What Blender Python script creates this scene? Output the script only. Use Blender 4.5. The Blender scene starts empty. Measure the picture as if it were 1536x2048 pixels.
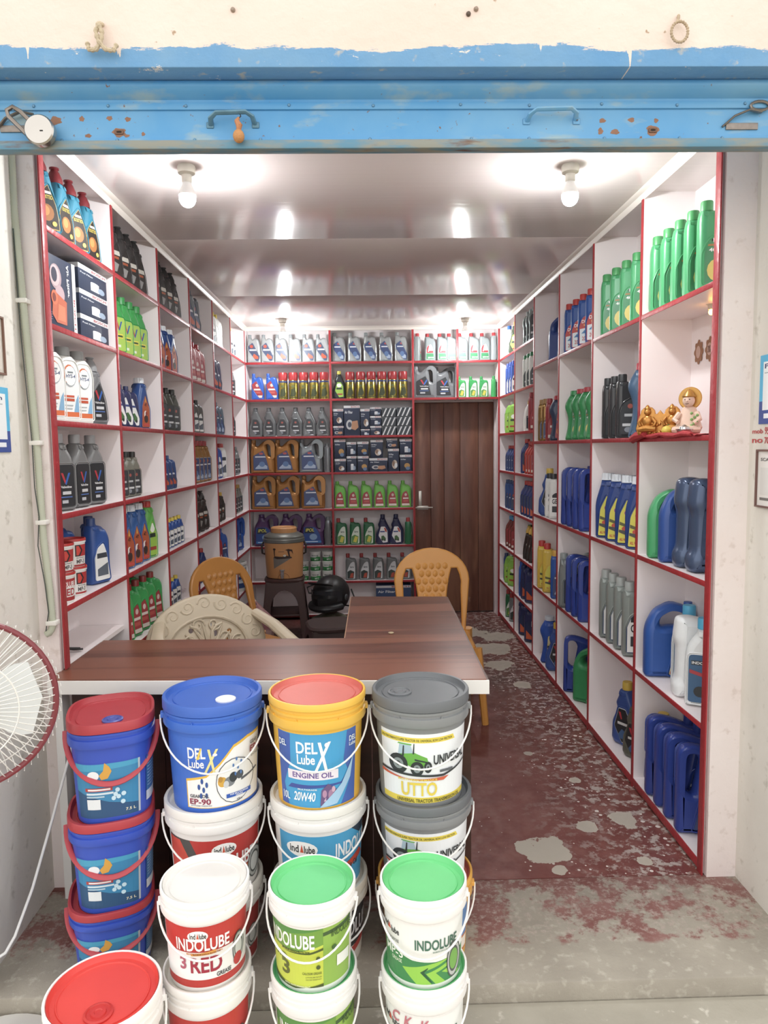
import bpy, bmesh, math, random
from mathutils import Vector, Matrix
from mathutils.geometry import tessellate_polygon
random.seed(11)
S = bpy.context.scene
COL = S.collection
PI = math.pi
R = math.radians

# ------------------------------------------------------------------ camera
def make_camera():
    yaw, pitch, roll, H, f = -.02193, -.09063, -.0133, 1.57, 1425.0
    r0 = Vector((math.cos(yaw), math.sin(yaw), 0))
    f0 = Vector((-math.sin(yaw), math.cos(yaw), 0))
    Z = Vector((0, 0, 1))
    fw = f0*math.cos(pitch) + Z*math.sin(pitch)
    up = -f0*math.sin(pitch) + Z*math.cos(pitch)
    rt = r0*math.cos(roll) + up*math.sin(roll)
    u2 = -r0*math.sin(roll) + up*math.cos(roll)
    cd = bpy.data.cameras.new('camera')
    cd.sensor_fit = 'VERTICAL'
    cd.sensor_height = 36.0
    cd.lens = f/2048*36.0
    cd.clip_start = .02
    o = bpy.data.objects.new('camera', cd)
    COL.objects.link(o)
    o.matrix_world = Matrix(((rt.x, u2.x, -fw.x, 0), (rt.y, u2.y, -fw.y, 0), (rt.z, u2.z, -fw.z, H), (0, 0, 0, 1)))
    S.camera = o
make_camera()

# ------------------------------------------------------------------ light
W = bpy.data.worlds.new('overcast_sky')
S.world = W
W.use_nodes = True
bg = W.node_tree.nodes['Background']
bg.inputs[0].default_value = (1.0, .985, .96, 1)
bg.inputs[1].default_value = 1.25
BULB_POWER = 420.0
S.view_settings.view_transform = 'Standard'
S.view_settings.look = 'None'
S.view_settings.gamma = 1
S.view_settings.use_curve_mapping = False
S.view_settings.exposure = 0.6

# ------------------------------------------------------------------ materials
def lin(h):
    h = h.lstrip('#')
    out = []
    for i in (0, 2, 4):
        c = int(h[i:i+2], 16)/255
        out.append(c/12.92 if c <= .04045 else ((c+.055)/1.055)**2.4)
    return tuple(out)+(1,)
def soft(c, k=.13, lift=.012):
    y = .2126*c[0]+.7152*c[1]+.0722*c[2]
    return tuple(v*(1-k)+y*k+lift for v in c[:3])+(1,)
MATS = {}
def mat(col, rough=.42, metal=0., var=.06, scale=9., bump=0., bscale=60., spec=.5, emit=0., coat=0., alpha=1., trans=0.):
    key = (col, rough, metal, var, scale, bump, bscale, spec, emit, coat, alpha, trans)
    if key in MATS: return MATS[key]
    m = bpy.data.materials.new('mat_'+col.strip('#'))
    m.use_nodes = True
    nt = m.node_tree
    b = nt.nodes['Principled BSDF']
    c = lin(col) if emit else soft(lin(col))
    tc = nt.nodes.new('ShaderNodeTexCoord')
    n = nt.nodes.new('ShaderNodeTexNoise')
    n.inputs['Scale'].default_value = scale
    n.inputs['Detail'].default_value = 4
    nt.links.new(tc.outputs['Object'], n.inputs['Vector'])
    mx = nt.nodes.new('ShaderNodeMix'); mx.data_type = 'RGBA'
    mx.inputs['A'].default_value = tuple(v*(1-var) for v in c[:3])+(1,)
    mx.inputs['B'].default_value = tuple(min(1, v*(1+var)) for v in c[:3])+(1,)
    nt.links.new(n.outputs['Fac'], mx.inputs['Factor'])
    nt.links.new(mx.outputs['Result'], b.inputs['Base Color'])
    b.inputs['Roughness'].default_value = rough
    b.inputs['Metallic'].default_value = metal
    b.inputs['Specular IOR Level'].default_value = spec
    b.inputs['Coat Weight'].default_value = coat
    b.inputs['Coat Roughness'].default_value = .08
    if trans: b.inputs['Transmission Weight'].default_value = trans
    if emit:
        b.inputs['Emission Color'].default_value = c
        b.inputs['Emission Strength'].default_value = emit
    if bump:
        n2 = nt.nodes.new('ShaderNodeTexNoise')
        n2.inputs['Scale'].default_value = bscale
        n2.inputs['Detail'].default_value = 6
        nt.links.new(tc.outputs['Object'], n2.inputs['Vector'])
        bp = nt.nodes.new('ShaderNodeBump')
        bp.inputs['Strength'].default_value = bump
        bp.inputs['Distance'].default_value = .01
        nt.links.new(n2.outputs['Fac'], bp.inputs['Height'])
        nt.links.new(bp.outputs['Normal'], b.inputs['Normal'])
    MATS[key] = m
    return m
class NT:
    """tiny node helper for the surface materials"""
    def __init__(s, name, rough=.6):
        s.m = bpy.data.materials.new(name); s.m.use_nodes = True
        s.t = s.m.node_tree; s.b = s.t.nodes['Principled BSDF']
        s.b.inputs['Roughness'].default_value = rough
        s.tc = s.t.nodes.new('ShaderNodeTexCoord')
    def n(s, typ, **k):
        o = s.t.nodes.new(typ)
        for a, v in k.items(): setattr(o, a, v)
        return o
    def l(s, a, b): s.t.links.new(a, b)
    def scaled(s, sx, sy, sz):
        mp = s.n('ShaderNodeMapping'); mp.inputs['Scale'].default_value = (sx, sy, sz)
        s.l(s.tc.outputs['Object'], mp.inputs['Vector']); return mp.outputs['Vector']
    def noise(s, scale, detail=5, vec=None, rough=.55):
        o = s.n('ShaderNodeTexNoise'); o.inputs['Scale'].default_value = scale
        o.inputs['Detail'].default_value = detail; o.inputs['Roughness'].default_value = rough
        s.l(vec if vec is not None else s.tc.outputs['Object'], o.inputs['Vector']); return o.outputs['Fac']
    def ramp(s, fac, a, b):
        o = s.n('ShaderNodeMapRange'); o.inputs['From Min'].default_value = a; o.inputs['From Max'].default_value = b
        s.l(fac, o.inputs['Value']); return o.outputs['Result']
    def math(s, op, a, b):
        o = s.n('ShaderNodeMath', operation=op)
        for i, v in enumerate((a, b)):
            if isinstance(v, (int, float)): o.inputs[i].default_value = v
            else: s.l(v, o.inputs[i])
        return o.outputs[0]
    def mix(s, fac, a, b):
        o = s.n('ShaderNodeMix', data_type='RGBA')
        for k, v in (('Factor', fac), ('A', a), ('B', b)):
            if isinstance(v, (int, float)): o.inputs[k].default_value = v
            elif isinstance(v, str): o.inputs[k].default_value = lin(v)
            else: s.l(v, o.inputs[k])
        return o.outputs['Result']
    def sep(s):
        o = s.n('ShaderNodeSeparateXYZ'); s.l(s.tc.outputs['Object'], o.inputs[0]); return o.outputs
    def bump(s, h, strength=.3, dist=.01):
        o = s.n('ShaderNodeBump'); o.inputs['Strength'].default_value = strength; o.inputs['Distance'].default_value = dist
        s.l(h, o.inputs['Height']); s.l(o.outputs['Normal'], s.b.inputs['Normal'])
    def col(s, c): s.l(c, s.b.inputs['Base Color']); return s
    def rough(s, r): s.l(r, s.b.inputs['Roughness'])

# ------------------------------------------------------------------ mesh helpers
def fillet(pts, n=4):
    out = []
    N = len(pts)
    for i, p in enumerate(pts):
        r = p[2] if len(p) > 2 else .008
        a = Vector(pts[i-1][:2]); c = Vector(p[:2]); b = Vector(pts[(i+1) % N][:2])
        d1 = a-c; d2 = b-c
        t1 = min(r, d1.length*.48); t2 = min(r, d2.length*.48)
        p1 = c+d1.normalized()*t1; p2 = c+d2.normalized()*t2
        for k in range(n+1):
            t = k/n
            out.append((p1*(1-t)**2+c*2*t*(1-t)+p2*t*t)[:])
    return [tuple(q[:2]) for q in out]
def area2(p): return sum(p[i-1][0]*p[i][1]-p[i][0]*p[i-1][1] for i in range(len(p)))
def inset(p, d):
    N = len(p); out = []
    for i in range(N):
        a = Vector(p[i-1]); c = Vector(p[i]); b = Vector(p[(i+1) % N])
        e1 = (c-a); e2 = (b-c)
        if e1.length < 1e-9: e1 = e2
        if e2.length < 1e-9: e2 = e1
        e1.normalize(); e2.normalize()
        n1 = Vector((-e1.y, e1.x)); n2 = Vector((-e2.y, e2.x))
        m = n1+n2
        if m.length < 1e-6: m = n1.copy()
        m.normalize()
        k = max(.5, m.dot(n1))
        out.append(tuple(c+m*(d/k)))
    return out
class MB:
    def __init__(s): s.v = []; s.f = []; s.mi = []; s.mats = []
    def slot(s, m):
        if m is None: return 0
        if m not in s.mats: s.mats.append(m)
        return s.mats.index(m)
    def add(s, vs, fs, m=None, T=None):
        o = len(s.v); k = s.slot(m)
        s.v += [tuple(T @ Vector(q)) if T else tuple(q) for q in vs]
        for f in fs: s.f.append(tuple(o+i for i in f)); s.mi.append(k)
        return s
    def box(s, x0, y0, z0, x1, y1, z1, m=None, T=None, bev=0.):
        if bev:
            b = bmesh.new(); bmesh.ops.create_cube(b, size=1)
            for v in b.verts: v.co = Vector(((x0+x1)/2+v.co.x*(x1-x0), (y0+y1)/2+v.co.y*(y1-y0), (z0+z1)/2+v.co.z*(z1-z0)))
            bmesh.ops.bevel(b, geom=b.edges[:], offset=bev, segments=2, affect='EDGES', profile=.5)
            s.bm(b, m, T); return s
        vs = [(x, y, z) for x in (x0, x1) for y in (y0, y1) for z in (z0, z1)]
        return s.add(vs, [(0, 1, 3, 2), (4, 6, 7, 5), (0, 4, 5, 1), (2, 3, 7, 6), (0, 2, 6, 4), (1, 5, 7, 3)], m, T)
    def bm(s, b, m=None, T=None):
        b.verts.index_update()
        s.add([v.co[:] for v in b.verts], [[v.index for v in f.verts] for f in b.faces], m, T); b.free(); return s
    def lathe(s, prof, seg=24, m=None, T=None, sup=None, rip=None):
        """prof: (r,z) bottom to top; sup=(ax,ay,n) superellipse section; rip=(count,depth,z0,z1)"""
        vs = []; fs = []; rings = []
        for r, z in prof:
            if r < 1e-6: rings.append([len(vs)]); vs.append((0, 0, z)); continue
            ring = []
            for k in range(seg):
                a = 2*PI*k/seg; ca, sa = math.cos(a), math.sin(a); rr = r
                if rip and rip[2] <= z <= rip[3]: rr = r-rip[1]*(k % 2)
                if sup:
                    q = (abs(ca)**sup[2]+abs(sa)**sup[2])**(-1/sup[2])
                    x, y = rr*q*ca*sup[0], rr*q*sa*sup[1]
                else: x, y = rr*ca, rr*sa
                ring.append(len(vs)); vs.append((x, y, z))
            rings.append(ring)
        for A, B in zip(rings, rings[1:]):
            if len(A) == 1 and len(B) == 1: continue
            for k in range(seg):
                j = (k+1) % seg
                if len(A) == 1: fs.append((A[0], B[j], B[k]))
                elif len(B) == 1: fs.append((A[k], A[j], B[0]))
                else: fs.append((A[k], A[j], B[j], B[k]))
        if len(rings[0]) > 1: fs.append(tuple(reversed(rings[0])))
        if len(rings[-1]) > 1: fs.append(tuple(rings[-1]))
        return s.add(vs, fs, m, T)
    def tube(s, path, r, seg=8, m=None, T=None, closed=False, flat=1.):
        P = [Vector(p) for p in path]; vs = []; fs = []; N = len(P)
        prev = None
        for i, p in enumerate(P):
            a = P[i-1] if (i > 0 or closed) else p
            b = P[(i+1) % N] if (i < N-1 or closed) else p
            d = (b-a).normalized()
            if prev is None:
                n = d.cross(Vector((0, 0, 1)))
                if n.length < .1: n = d.cross(Vector((1, 0, 0)))
            else: n = prev-d*prev.dot(d)
            n.normalize(); prev = n; w = d.cross(n)
            rr = r[i] if isinstance(r, (list, tuple)) else r
            for k in range(seg):
                t = 2*PI*k/seg
                vs.append((p+n*math.cos(t)*rr+w*math.sin(t)*rr*flat)[:])
        for i in range(N if closed else N-1):
            for k in range(seg):
                a = i*seg+k; b = i*seg+(k+1) % seg; j = ((i+1) % N)*seg
                fs.append((a, b, j+(k+1) % seg, j+k))
        if not closed:
            fs.append(tuple(reversed(range(seg)))); fs.append(tuple((N-1)*seg+k for k in range(seg)))
        return s.add(vs, fs, m, T)
    def plate(s, outer, T_, rnd, hole=None, steps=3, m=None, T=None):
        """solid in the xz plane, thickness T_ along y, rounded rims"""
        loops = [list(outer)]
        if area2(loops[0]) < 0: loops[0].reverse()
        for h in (hole or []):
            h = list(h)
            if area2(h) > 0: h.reverse()
            loops.append(h)
        rnd = min(rnd, T_*.499)
        lv = [(rnd*(1-math.sin(PI/2*k/steps)), -T_/2+rnd*(1-math.cos(PI/2*k/steps))) for k in range(steps+1)]
        lv += [(d, -y) for d, y in reversed(lv)]
        vs = []; fs = []; idx = []
        for d, y in lv:
            lay = []
            for L in loops:
                q = inset(L, d); st = len(vs)
                vs += [(x, y, z) for x, z in q]; lay.append(list(range(st, st+len(q))))
            idx.append(lay)
        for A, B in zip(idx, idx[1:]):
            for a, b in zip(A, B):
                n = len(a)
                for k in range(n): fs.append((a[k], a[(k+1) % n], b[(k+1) % n], b[k]))
        flat = [i for l in idx[0] for i in l]
        tri = tessellate_polygon([[Vector((vs[i][0], vs[i][2], 0)) for i in l] for l in idx[0]])
        off = [i for l in idx[-1] for i in l]
        for t in tri:
            a, b, c = (vs[flat[t[0]]], vs[flat[t[1]]], vs[flat[t[2]]])
            ccw = (b[0]-a[0])*(c[2]-a[2])-(c[0]-a[0])*(b[2]-a[2]) > 0
            t = tuple(t) if ccw else tuple(reversed(t))
            fs.append(tuple(flat[i] for i in t)); fs.append(tuple(off[i] for i in reversed(t)))
        return s.add(vs, fs, m, T)
    def sphere(s, c, r, m=None, T=None, u=16, v=10, sc=(1, 1, 1)):
        b = bmesh.new(); bmesh.ops.create_uvsphere(b, u_segments=u, v_segments=v, radius=r)
        for q in b.verts: q.co = Vector(c)+Vector((q.co.x*sc[0], q.co.y*sc[1], q.co.z*sc[2]))
        return s.bm(b, m, T)
    def mesh(s, name, smooth=True, ang=38):
        me = bpy.data.meshes.new(name)
        me.from_pydata(s.v, [], s.f)
        for m in s.mats: me.materials.append(m)
        if len(s.mats) > 1: me.polygons.foreach_set('material_index', s.mi)
        me.validate(); me.update()
        if smooth:
            me.polygons.foreach_set('use_smooth', [True]*len(me.polygons))
            me.set_sharp_from_angle(angle=R(ang))
        return me
def obj(name, me, m=None, parent=None, loc=(0, 0, 0), rot=(0, 0, 0), label=None, scale=None):
    if isinstance(me, MB): me = me.mesh(name)
    if m is not None and not me.materials: me.materials.append(m)
    o = bpy.data.objects.new(name, me); COL.objects.link(o)
    if m is not None and me.materials[0] is not m and len(me.materials) == 1:
        o.material_slots[0].link = 'OBJECT'; o.material_slots[0].material = m
    if parent is not None: o.parent = parent
    o.location = loc; o.rotation_euler = rot
    if scale: o.scale = scale
    if label: o['label'] = label
    return o
def thing(name, label, cat, loc=(0, 0, 0), rz=0., group=None, rx=0., ry=0., sc=1.):
    o = bpy.data.objects.new(name, None); COL.objects.link(o)
    o.empty_display_size = .05
    o.location = loc; o.rotation_euler = (rx, ry, rz); o.scale = (sc, sc, sc)
    o['label'] = label; o['category'] = cat
    if group: o['group'] = group
    return o
def tag(o, label, cat, group=None):
    o['label'] = label; o['category'] = cat
    if group: o['group'] = group
    return o
def struct(name, me, m=None, **k):
    o = obj(name, me, m, **k); o['kind'] = 'structure'; return o

# ------------------------------------------------------------------ flat print (lettering, pictures) on labels
TXT = {}
def text_mesh(t, bold=.022):
    k = (t, bold)
    if k not in TXT:
        cu = bpy.data.curves.new('lettering', 'FONT'); cu.body = t; cu.offset = bold; cu.resolution_u = 3
        o = bpy.data.objects.new('lettering', cu); COL.objects.link(o)
        bpy.context.view_layer.update()
        me = bpy.data.meshes.new_from_object(o.evaluated_get(bpy.context.evaluated_depsgraph_get()))
        vs = [v.co[:2] for v in me.vertices]; fs = [tuple(p.vertices) for p in me.polygons]
        bpy.data.objects.remove(o); bpy.data.curves.remove(cu); bpy.data.meshes.remove(me)
        x0 = min(v[0] for v in vs); x1 = max(v[0] for v in vs); y0 = min(v[1] for v in vs); y1 = max(v[1] for v in vs)
        TXT[k] = ([((v[0]-x0)/(x1-x0), (v[1]-y0)/(y1-y0)) for v in vs], fs)
    return TXT[k]
def ell(cx, cy, rx, ry, n=18, a0=0, a1=360): return [(cx+rx*math.cos(R(a0+(a1-a0)*k/n)), cy+ry*math.sin(R(a0+(a1-a0)*k/n))) for k in range(n+(a1-a0 < 360))]
def art_mesh(art, mapper, cuts=None, base=.0006):
    """art items: ('r',x0,y0,x1,y1,col) ('p',pts,col) ('e',cx,cy,rx,ry,col) ('t',text,x0,y0,x1,y1,col[,shear])"""
    mb = MB()
    for i, it in enumerate(art):
        col = it[-1]; sh = 0
        if it[0] == 't' and not isinstance(col, str): sh = it[-1]; col = it[-2]
        m = mat(col, .4, var=.03)
        if it[0] == 'r': vs = [(it[1], it[2]), (it[3], it[2]), (it[3], it[4]), (it[1], it[4])]; fs = [(0, 1, 2, 3)]
        elif it[0] == 'p': vs = it[1]; fs = [tuple(range(len(vs)))]
        elif it[0] == 'e': vs = ell(*it[1:5]); fs = [tuple(range(len(vs)))]
        else:
            tv, fs = text_mesh(it[1]); x0, y0, x1, y1 = it[2:6]
            vs = [(x0+(x1-x0)*a+sh*b, y0+(y1-y0)*b) for a, b in tv]
        if cuts:
            b = bmesh.new(); bv = [b.verts.new((x, y, 0)) for x, y in vs]
            for f in fs:
                try: b.faces.new([bv[k] for k in f])
                except ValueError: pass
            for c in range(1, cuts):
                bmesh.ops.bisect_plane(b, geom=b.verts[:]+b.edges[:]+b.faces[:], plane_co=(c/cuts, 0, 0), plane_no=(1, 0, 0))
            b.verts.index_update()
            vs = [v.co[:2] for v in b.verts]; fs = [[v.index for v in f.verts] for f in b.faces]; b.free()
        mb.add([mapper(x, y, base+.00013*i) for x, y in vs], fs, m)
    return mb.mesh('print', smooth=False)
# ------------------------------------------------------------------ the setting
XL, XR, YB, YL0, YR0, DEP, CEIL = -1.078, 1.196, 6.45, 2.504, 2.465, .22, 2.64
WL, WR = (YB-YL0)/6, (YB-YR0)/6
LEV = [2.325, 1.998, 1.668, 1.341, 1.012, .673, .346]
RLEV = [2.112, 1.588, 1.07, .547]
BASE = .035
TB = .018

def plaster(name, c1, c2, c3, sc=3.):
    t = NT(name, .75)
    a = t.mix(t.ramp(t.noise(sc), .35, .7), c1, c2)
    b = t.mix(t.ramp(t.noise(sc*9, 8), .60, .72), a, c3)
    t.col(b); t.bump(t.noise(40, 8), .18, .01)
    return t.m
M_PIER = plaster('pier_plaster', '#ece3e1', '#e7dbd8', '#dacdc8')
M_SIDE = plaster('side_plaster', '#dcd8cf', '#e6e2da', '#c4bfb4', 2.2)
M_SHELF = mat('#f2e8e8', .38, var=.02, scale=3)
M_RED = mat('#a81c27', .4, var=.18, scale=26, bump=.3, bscale=40)
M_IN = plaster('inner_plaster', '#ddd0cf', '#d6c8c6', '#d0c2c0')

def lintel_material():
    t = NT('lintel_paint', .7)
    x, y, z = t.sep()
    wob = t.math('ADD', t.math('MULTIPLY', t.math('SUBTRACT', t.noise(4, 8, rough=.65), .5), .07), t.math('MULTIPLY', t.math('SUBTRACT', t.noise(1, 9, t.scaled(9, 9, 60), .8), .5), .06))
    drip = t.math('MULTIPLY', t.ramp(t.noise(1, 3, t.scaled(26, 1, .6)), .66, .74), -.05)
    lim = t.math('ADD', t.math('ADD', wob, drip), 2.606)
    f = t.ramp(t.math('SUBTRACT', lim, z), -.0015, .0015)
    cream = t.mix(t.ramp(t.noise(2.5, 6), .3, .75), '#efe0d6', '#ead6ca')
    cream = t.mix(t.ramp(t.noise(30, 6), .70, .74), cream, '#b59c84')
    blue = t.mix(t.ramp(t.noise(7, 7), .3, .75), '#689dcc', '#7ba7cc')
    blue = t.mix(t.ramp(t.noise(24, 8), .62, .75), blue, '#c4c0b4')
    blue = t.mix(t.ramp(t.noise(11, 9, t.scaled(1, 1, 3), .75), .64, .67), blue, '#efe6da')
    t.col(t.mix(f, cream, blue)); t.bump(t.noise(30, 8), .25, .012)
    return t.m
def shutter_material():
    t = NT('shutter_blue', .42)
    a = t.mix(t.ramp(t.noise(3, 6), .35, .75), '#5099cf', '#78aed2')
    a = t.mix(t.ramp(t.noise(6, 8, t.scaled(1, 1, 3)), .56, .72), a, '#9db4ba')
    a = t.mix(t.ramp(t.noise(55, 8), .68, .73), a, '#7a5a48')
    t.col(a); t.bump(t.noise(9, 4), .2, .01)
    return t.m
def bar_material():
    t = NT('bar_blue', .5)
    a = t.mix(t.ramp(t.noise(8, 8, t.scaled(1, 4, 4)), .42, .62), '#5c8ba4', '#8d8f86')
    a = t.mix(t.ramp(t.noise(5, 8, t.scaled(1, 5, 5)), .62, .72), a, '#6d4a36')
    t.col(a); return t.m
M_LINT, M_SHUT, M_BAR = lintel_material(), shutter_material(), bar_material()

def floor_material():
    t = NT('red_oxide_floor', .38)
    x, y, z = t.sep()
    c = t.mix(t.ramp(t.noise(2.2, 7), .3, .7), '#7d4740', '#6a3a36')
    c = t.mix(t.ramp(t.noise(9, 9), .45, .8), c, '#8d615a')
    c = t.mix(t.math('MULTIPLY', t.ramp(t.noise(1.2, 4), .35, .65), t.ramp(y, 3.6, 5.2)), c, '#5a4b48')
    def blob(fac_in, pos, r, col, prev):
        d = t.n('ShaderNodeVectorMath', operation='DISTANCE'); d.inputs[1].default_value = pos
        t.l(t.tc.outputs['Object'], d.inputs[0])
        dd = t.math('ADD', d.outputs['Value'], t.math('MULTIPLY', t.math('SUBTRACT', fac_in, .5), r*2.2))
        return t.mix(t.ramp(dd, r*1.02, r*.98), prev, col)
    nz = t.noise(9, 6, rough=.6)
    fine = t.noise(22, 8, rough=.68)
    # white spatter, denser beside the right-hand shelves
    vo = t.n('ShaderNodeTexVoronoi'); vo.inputs['Scale'].default_value = 26
    t.l(t.tc.outputs['Object'], vo.inputs['Vector'])
    dens = t.math('ADD', t.math('MULTIPLY', t.ramp(x, .45, 1.1), .26), .10)
    sp = t.math('LESS_THAN', vo.outputs['Distance'], t.math('MULTIPLY', dens, t.ramp(t.noise(5, 5), .35, .75)))
    c = t.mix(sp, c, '#d9d2cb')
    gr = t.math('MULTIPLY', t.ramp(fine, .50, .58), t.ramp(t.math('ADD', x, t.math('MULTIPLY', t.noise(3, 4), .9)), 1.12, 1.5))
    c = t.mix(gr, c, '#b0a49d')
    for p, r in (((.675, 2.622, 0), .085), ((.60, 2.64, 0), .05), ((.882, 2.784, 0), .045), ((1.059, 2.843, 0), .06), ((1.025, 2.539, 0), .03), ((.69, 2.5, 0), .03),
                 ((.948, 5.403, 0), .15), ((1.06, 5.75, 0), .13), ((.929, 4.982, 0), .11), ((1.0, 4.55, 0), .06), ((.80, 3.5, 0), .03), ((.95, 3.2, 0), .025), ((.85, 5.9, 0), .14)):
        c = blob(nz, p, r, '#b9b1a4', c)
    t.col(c); t.rough(t.ramp(fine, -.2, 1.3)); t.bump(fine, .1, .004)
    return t.m
def apron_material():
    t = NT('worn_threshold', .7)
    x, y, z = t.sep()
    cem = t.mix(t.ramp(t.noise(4, 8), .3, .7), '#aaa396', '#938c80')
    cem = t.mix(t.ramp(t.noise(30, 8), .55, .75), cem, '#bdb7ab')
    redf = t.mix(t.ramp(t.noise(8, 6), .3, .7), '#7a4a45', '#96706a')
    k = t.math('ADD', t.noise(6.5, 10, rough=.72), t.math('MULTIPLY', t.math('SUBTRACT', y, 2.3), .25))
    f = t.math('MULTIPLY', t.ramp(k, .47, .53), t.ramp(t.math('ADD', y, t.math('MULTIPLY', t.noise(14, 6), .05)), 2.125, 2.14))
    c = t.mix(f, cem, redf)
    c = t.mix(t.math('MULTIPLY', t.ramp(t.noise(40, 9, rough=.7), .5, .66), t.ramp(y, 2.1, 2.16)), c, '#b3a49b')
    t.col(c); t.bump(t.noise(25, 10, rough=.7), .4, .012)
    return t.m
def cement(name, a, b):
    t = NT(name, .75)
    c = t.mix(t.ramp(t.noise(5, 9), .3, .7), a, b)
    c = t.mix(t.ramp(t.noise(26, 8), .62, .72), c, '#d0ccc0')
    t.col(c); t.bump(t.noise(40, 9), .2, .008)
    return t.m
M_CEM = cement('step_cement', '#b4afa2', '#a29c8f')

struct('floor', MB().box(-1.5, 2.45, -.08, 1.6, 6.95, 0), floor_material())
struct('floor_threshold', MB().box(-1.5, 1.946, -.1, 1.6, 2.45, 0, bev=.006), apron_material())
struct('floor_step', MB().box(-3., 1.36, -.2, 3., 1.946, -.058, bev=.008), M_CEM)
struct('ground', MB().box(-14, -16, -.3, 14, 1.4, -.2), cement('street_dust', '#b3a893', '#9c927f'))

# walls round the shelves, the piers beside the opening, the facade
struct('wall_left', MB().box(-1.5, 2.52, 0, -1.302, 6.9, 2.75), M_IN)
struct('wall_right', MB().box(1.42, 2.49, 0, 1.62, 6.9, 2.75), M_IN)
struct('wall_back', MB().box(-1.302, 6.675, 0, 1.42, 6.9, 2.75), M_IN)
struct('wall_left_pier', MB().box(-1.6, 2.47, 0, -1.089, 2.494, 2.75), M_PIER)
struct('wall_right_pier', MB().box(1.207, 2.43, 0, 1.7, 2.455, 2.75), M_PIER)
struct('wall_left_outer', MB().box(-1.6, 2.075, 0, -1.155, 2.47, 2.75), M_SIDE)
struct('wall_right_outer', MB().box(1.312, 2.075, 0, 1.7, 2.43, 2.75), M_SIDE)
struct('wall_left_facade', MB().box(-4.2, 1.93, -.2, -1.15, 2.012, 3.5), M_SIDE)
struct('wall_right_facade', MB().box(1.31, 1.93, -.2, 4.2, 2.012, 3.5), M_SIDE)
struct('wall_front', MB().box(-1.15, 1.96, 2.56, 1.31, 2.028, 3.5, bev=.004), M_LINT)
struct('roof', MB().box(-1.75, 2.03, 2.76, 1.75, 6.95, 2.9), M_IN)
for sx, x0, x1 in ((-1, -1.2, -1.155), (1, 1.312, 1.36)):
    b = MB(); b.box(x0, 2.012, -.05, x1, 2.018, 2.75); b.box(x0, 2.069, -.05, x1, 2.075, 2.75)
    q = x0 if sx < 0 else x1-.006
    b.box(q, 2.018, -.05, q+.006, 2.069, 2.75)
    struct('shutter_guide', b, mat('#3b302b', .6, .4, var=.3))
for sx, x in ((-1, -1.2), (1, 1.36)):
    struct('wall_guide_lining', MB().box(min(x, x+sx*.4), 2.012, -.1, max(x, x+sx*.4), 2.075, 2.75), M_SIDE)

# ceiling of glossy plastic panels
def ceil_mat():
    t = NT('pvc_ceiling', .17)
    c = t.mix(t.ramp(t.noise(1.5, 3), .3, .7), '#eadfdd', '#e6d9d7')
    t.col(c)
    t.bump(t.noise(1, 3, t.scaled(1.5, 40, 1)), .16, .004)
    t.b.inputs['Specular IOR Level'].default_value = .7
    return t.m
M_CEIL = ceil_mat()
ce = struct('ceiling', MB().box(-1.302, 2.1, CEIL+.012, 1.42, 6.675, CEIL+.03), M_IN)
for a, b_ in ((2.1, 2.405), (2.408, 3.778), (3.781, 5.148), (5.151, 6.675)):
    obj('ceiling_panel', MB().box(-1.302, a, CEIL, 1.42, b_, CEIL+.012, bev=.0015), M_CEIL, ce)
M_TRIM = mat('#e6dcd2', .4, var=.03)
def cove(x0, y0, x1, y1, nx, ny, name):
    b = MB(); pr = [(0, 0), (.032, 0), (.026, -.006), (.012, -.012), (.006, -.026), (0, -.032)]
    vs = []
    for (x, y) in ((x0, y0), (x1, y1)): vs += [(x+nx*a, y+ny*a, CEIL+h) for a, h in pr]
    n = len(pr); b.add(vs, [(k, (k+1) % n, n+(k+1) % n, n+k) for k in range(n)]+[tuple(range(n)), tuple(range(n, 2*n))])
    struct(name, b, M_TRIM)
cove(XL, 2.45, XL, YB, 1, 0, 'trim_1'); cove(XR, 2.45, XR, YB, -1, 0, 'trim_2'); cove(XL, YB, XR, YB, 0, -1, 'trim_3')

# ------------------------------------------------------------------ built-in shelving
def shelving(name, label):
    return thing(name, label, 'shelving')
def strip(parent, x0, y0, z0, x1, y1, z1):
    obj('edge_strip', MB().box(x0, y0, z0, x1, y1, z1, bev=.0015), M_RED, parent, label='red painted front edge')
def side_unit(sx, X, Y0, Wd, label):
    u = shelving('wall_shelving', label)
    xb = X+sx*DEP; lo, hi = min(X, xb), max(X, xb)
    q = MB()
    for j in range(6):
        q.box(min(xb, xb+sx*.004), Y0+j*Wd+.001, 0, max(xb, xb+sx*.004), Y0+(j+1)*Wd-.001, CEIL)
    obj('back_panel', q, M_SHELF, u)
    for j in range(7):
        y = Y0+j*Wd
        zb = .803 if (j == 0 and sx < 0) else 0
        d = obj('divider', MB().box(lo, y-TB/2, zb, hi, y+TB/2, CEIL), M_SHELF, u)
        strip(d, X-.005 if sx > 0 else X-.001, y-.0095-(.018 if j == 0 else 0), zb, X+.001 if sx > 0 else X+.005, y+.0095, CEIL-(.03 if j else 0))
    for j in range(6):
        ya, yb_ = Y0+j*Wd+TB/2, Y0+(j+1)*Wd-TB/2
        if sx < 0 or j >= 4: lv = LEV+[BASE]
        else: lv = RLEV+[BASE]
        for z in lv:
            if sx < 0 and j == 0 and z < .7: continue
            s = obj('shelf', MB().box(lo, ya, z-TB/2, hi, yb_, z+TB/2), M_SHELF, u)
            h = .02 if z > BASE else .034
            strip(s, X-.004 if sx > 0 else X, ya, z+.01-h, X if sx > 0 else X+.004, yb_, z+.0105)
    return u
side_unit(-1, XL, YL0, WL, 'tall white pigeonhole shelving with red edges built along the left wall')
side_unit(1, XR, YR0, WR, 'tall white pigeonhole shelving with red edges built along the right wall')
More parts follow.
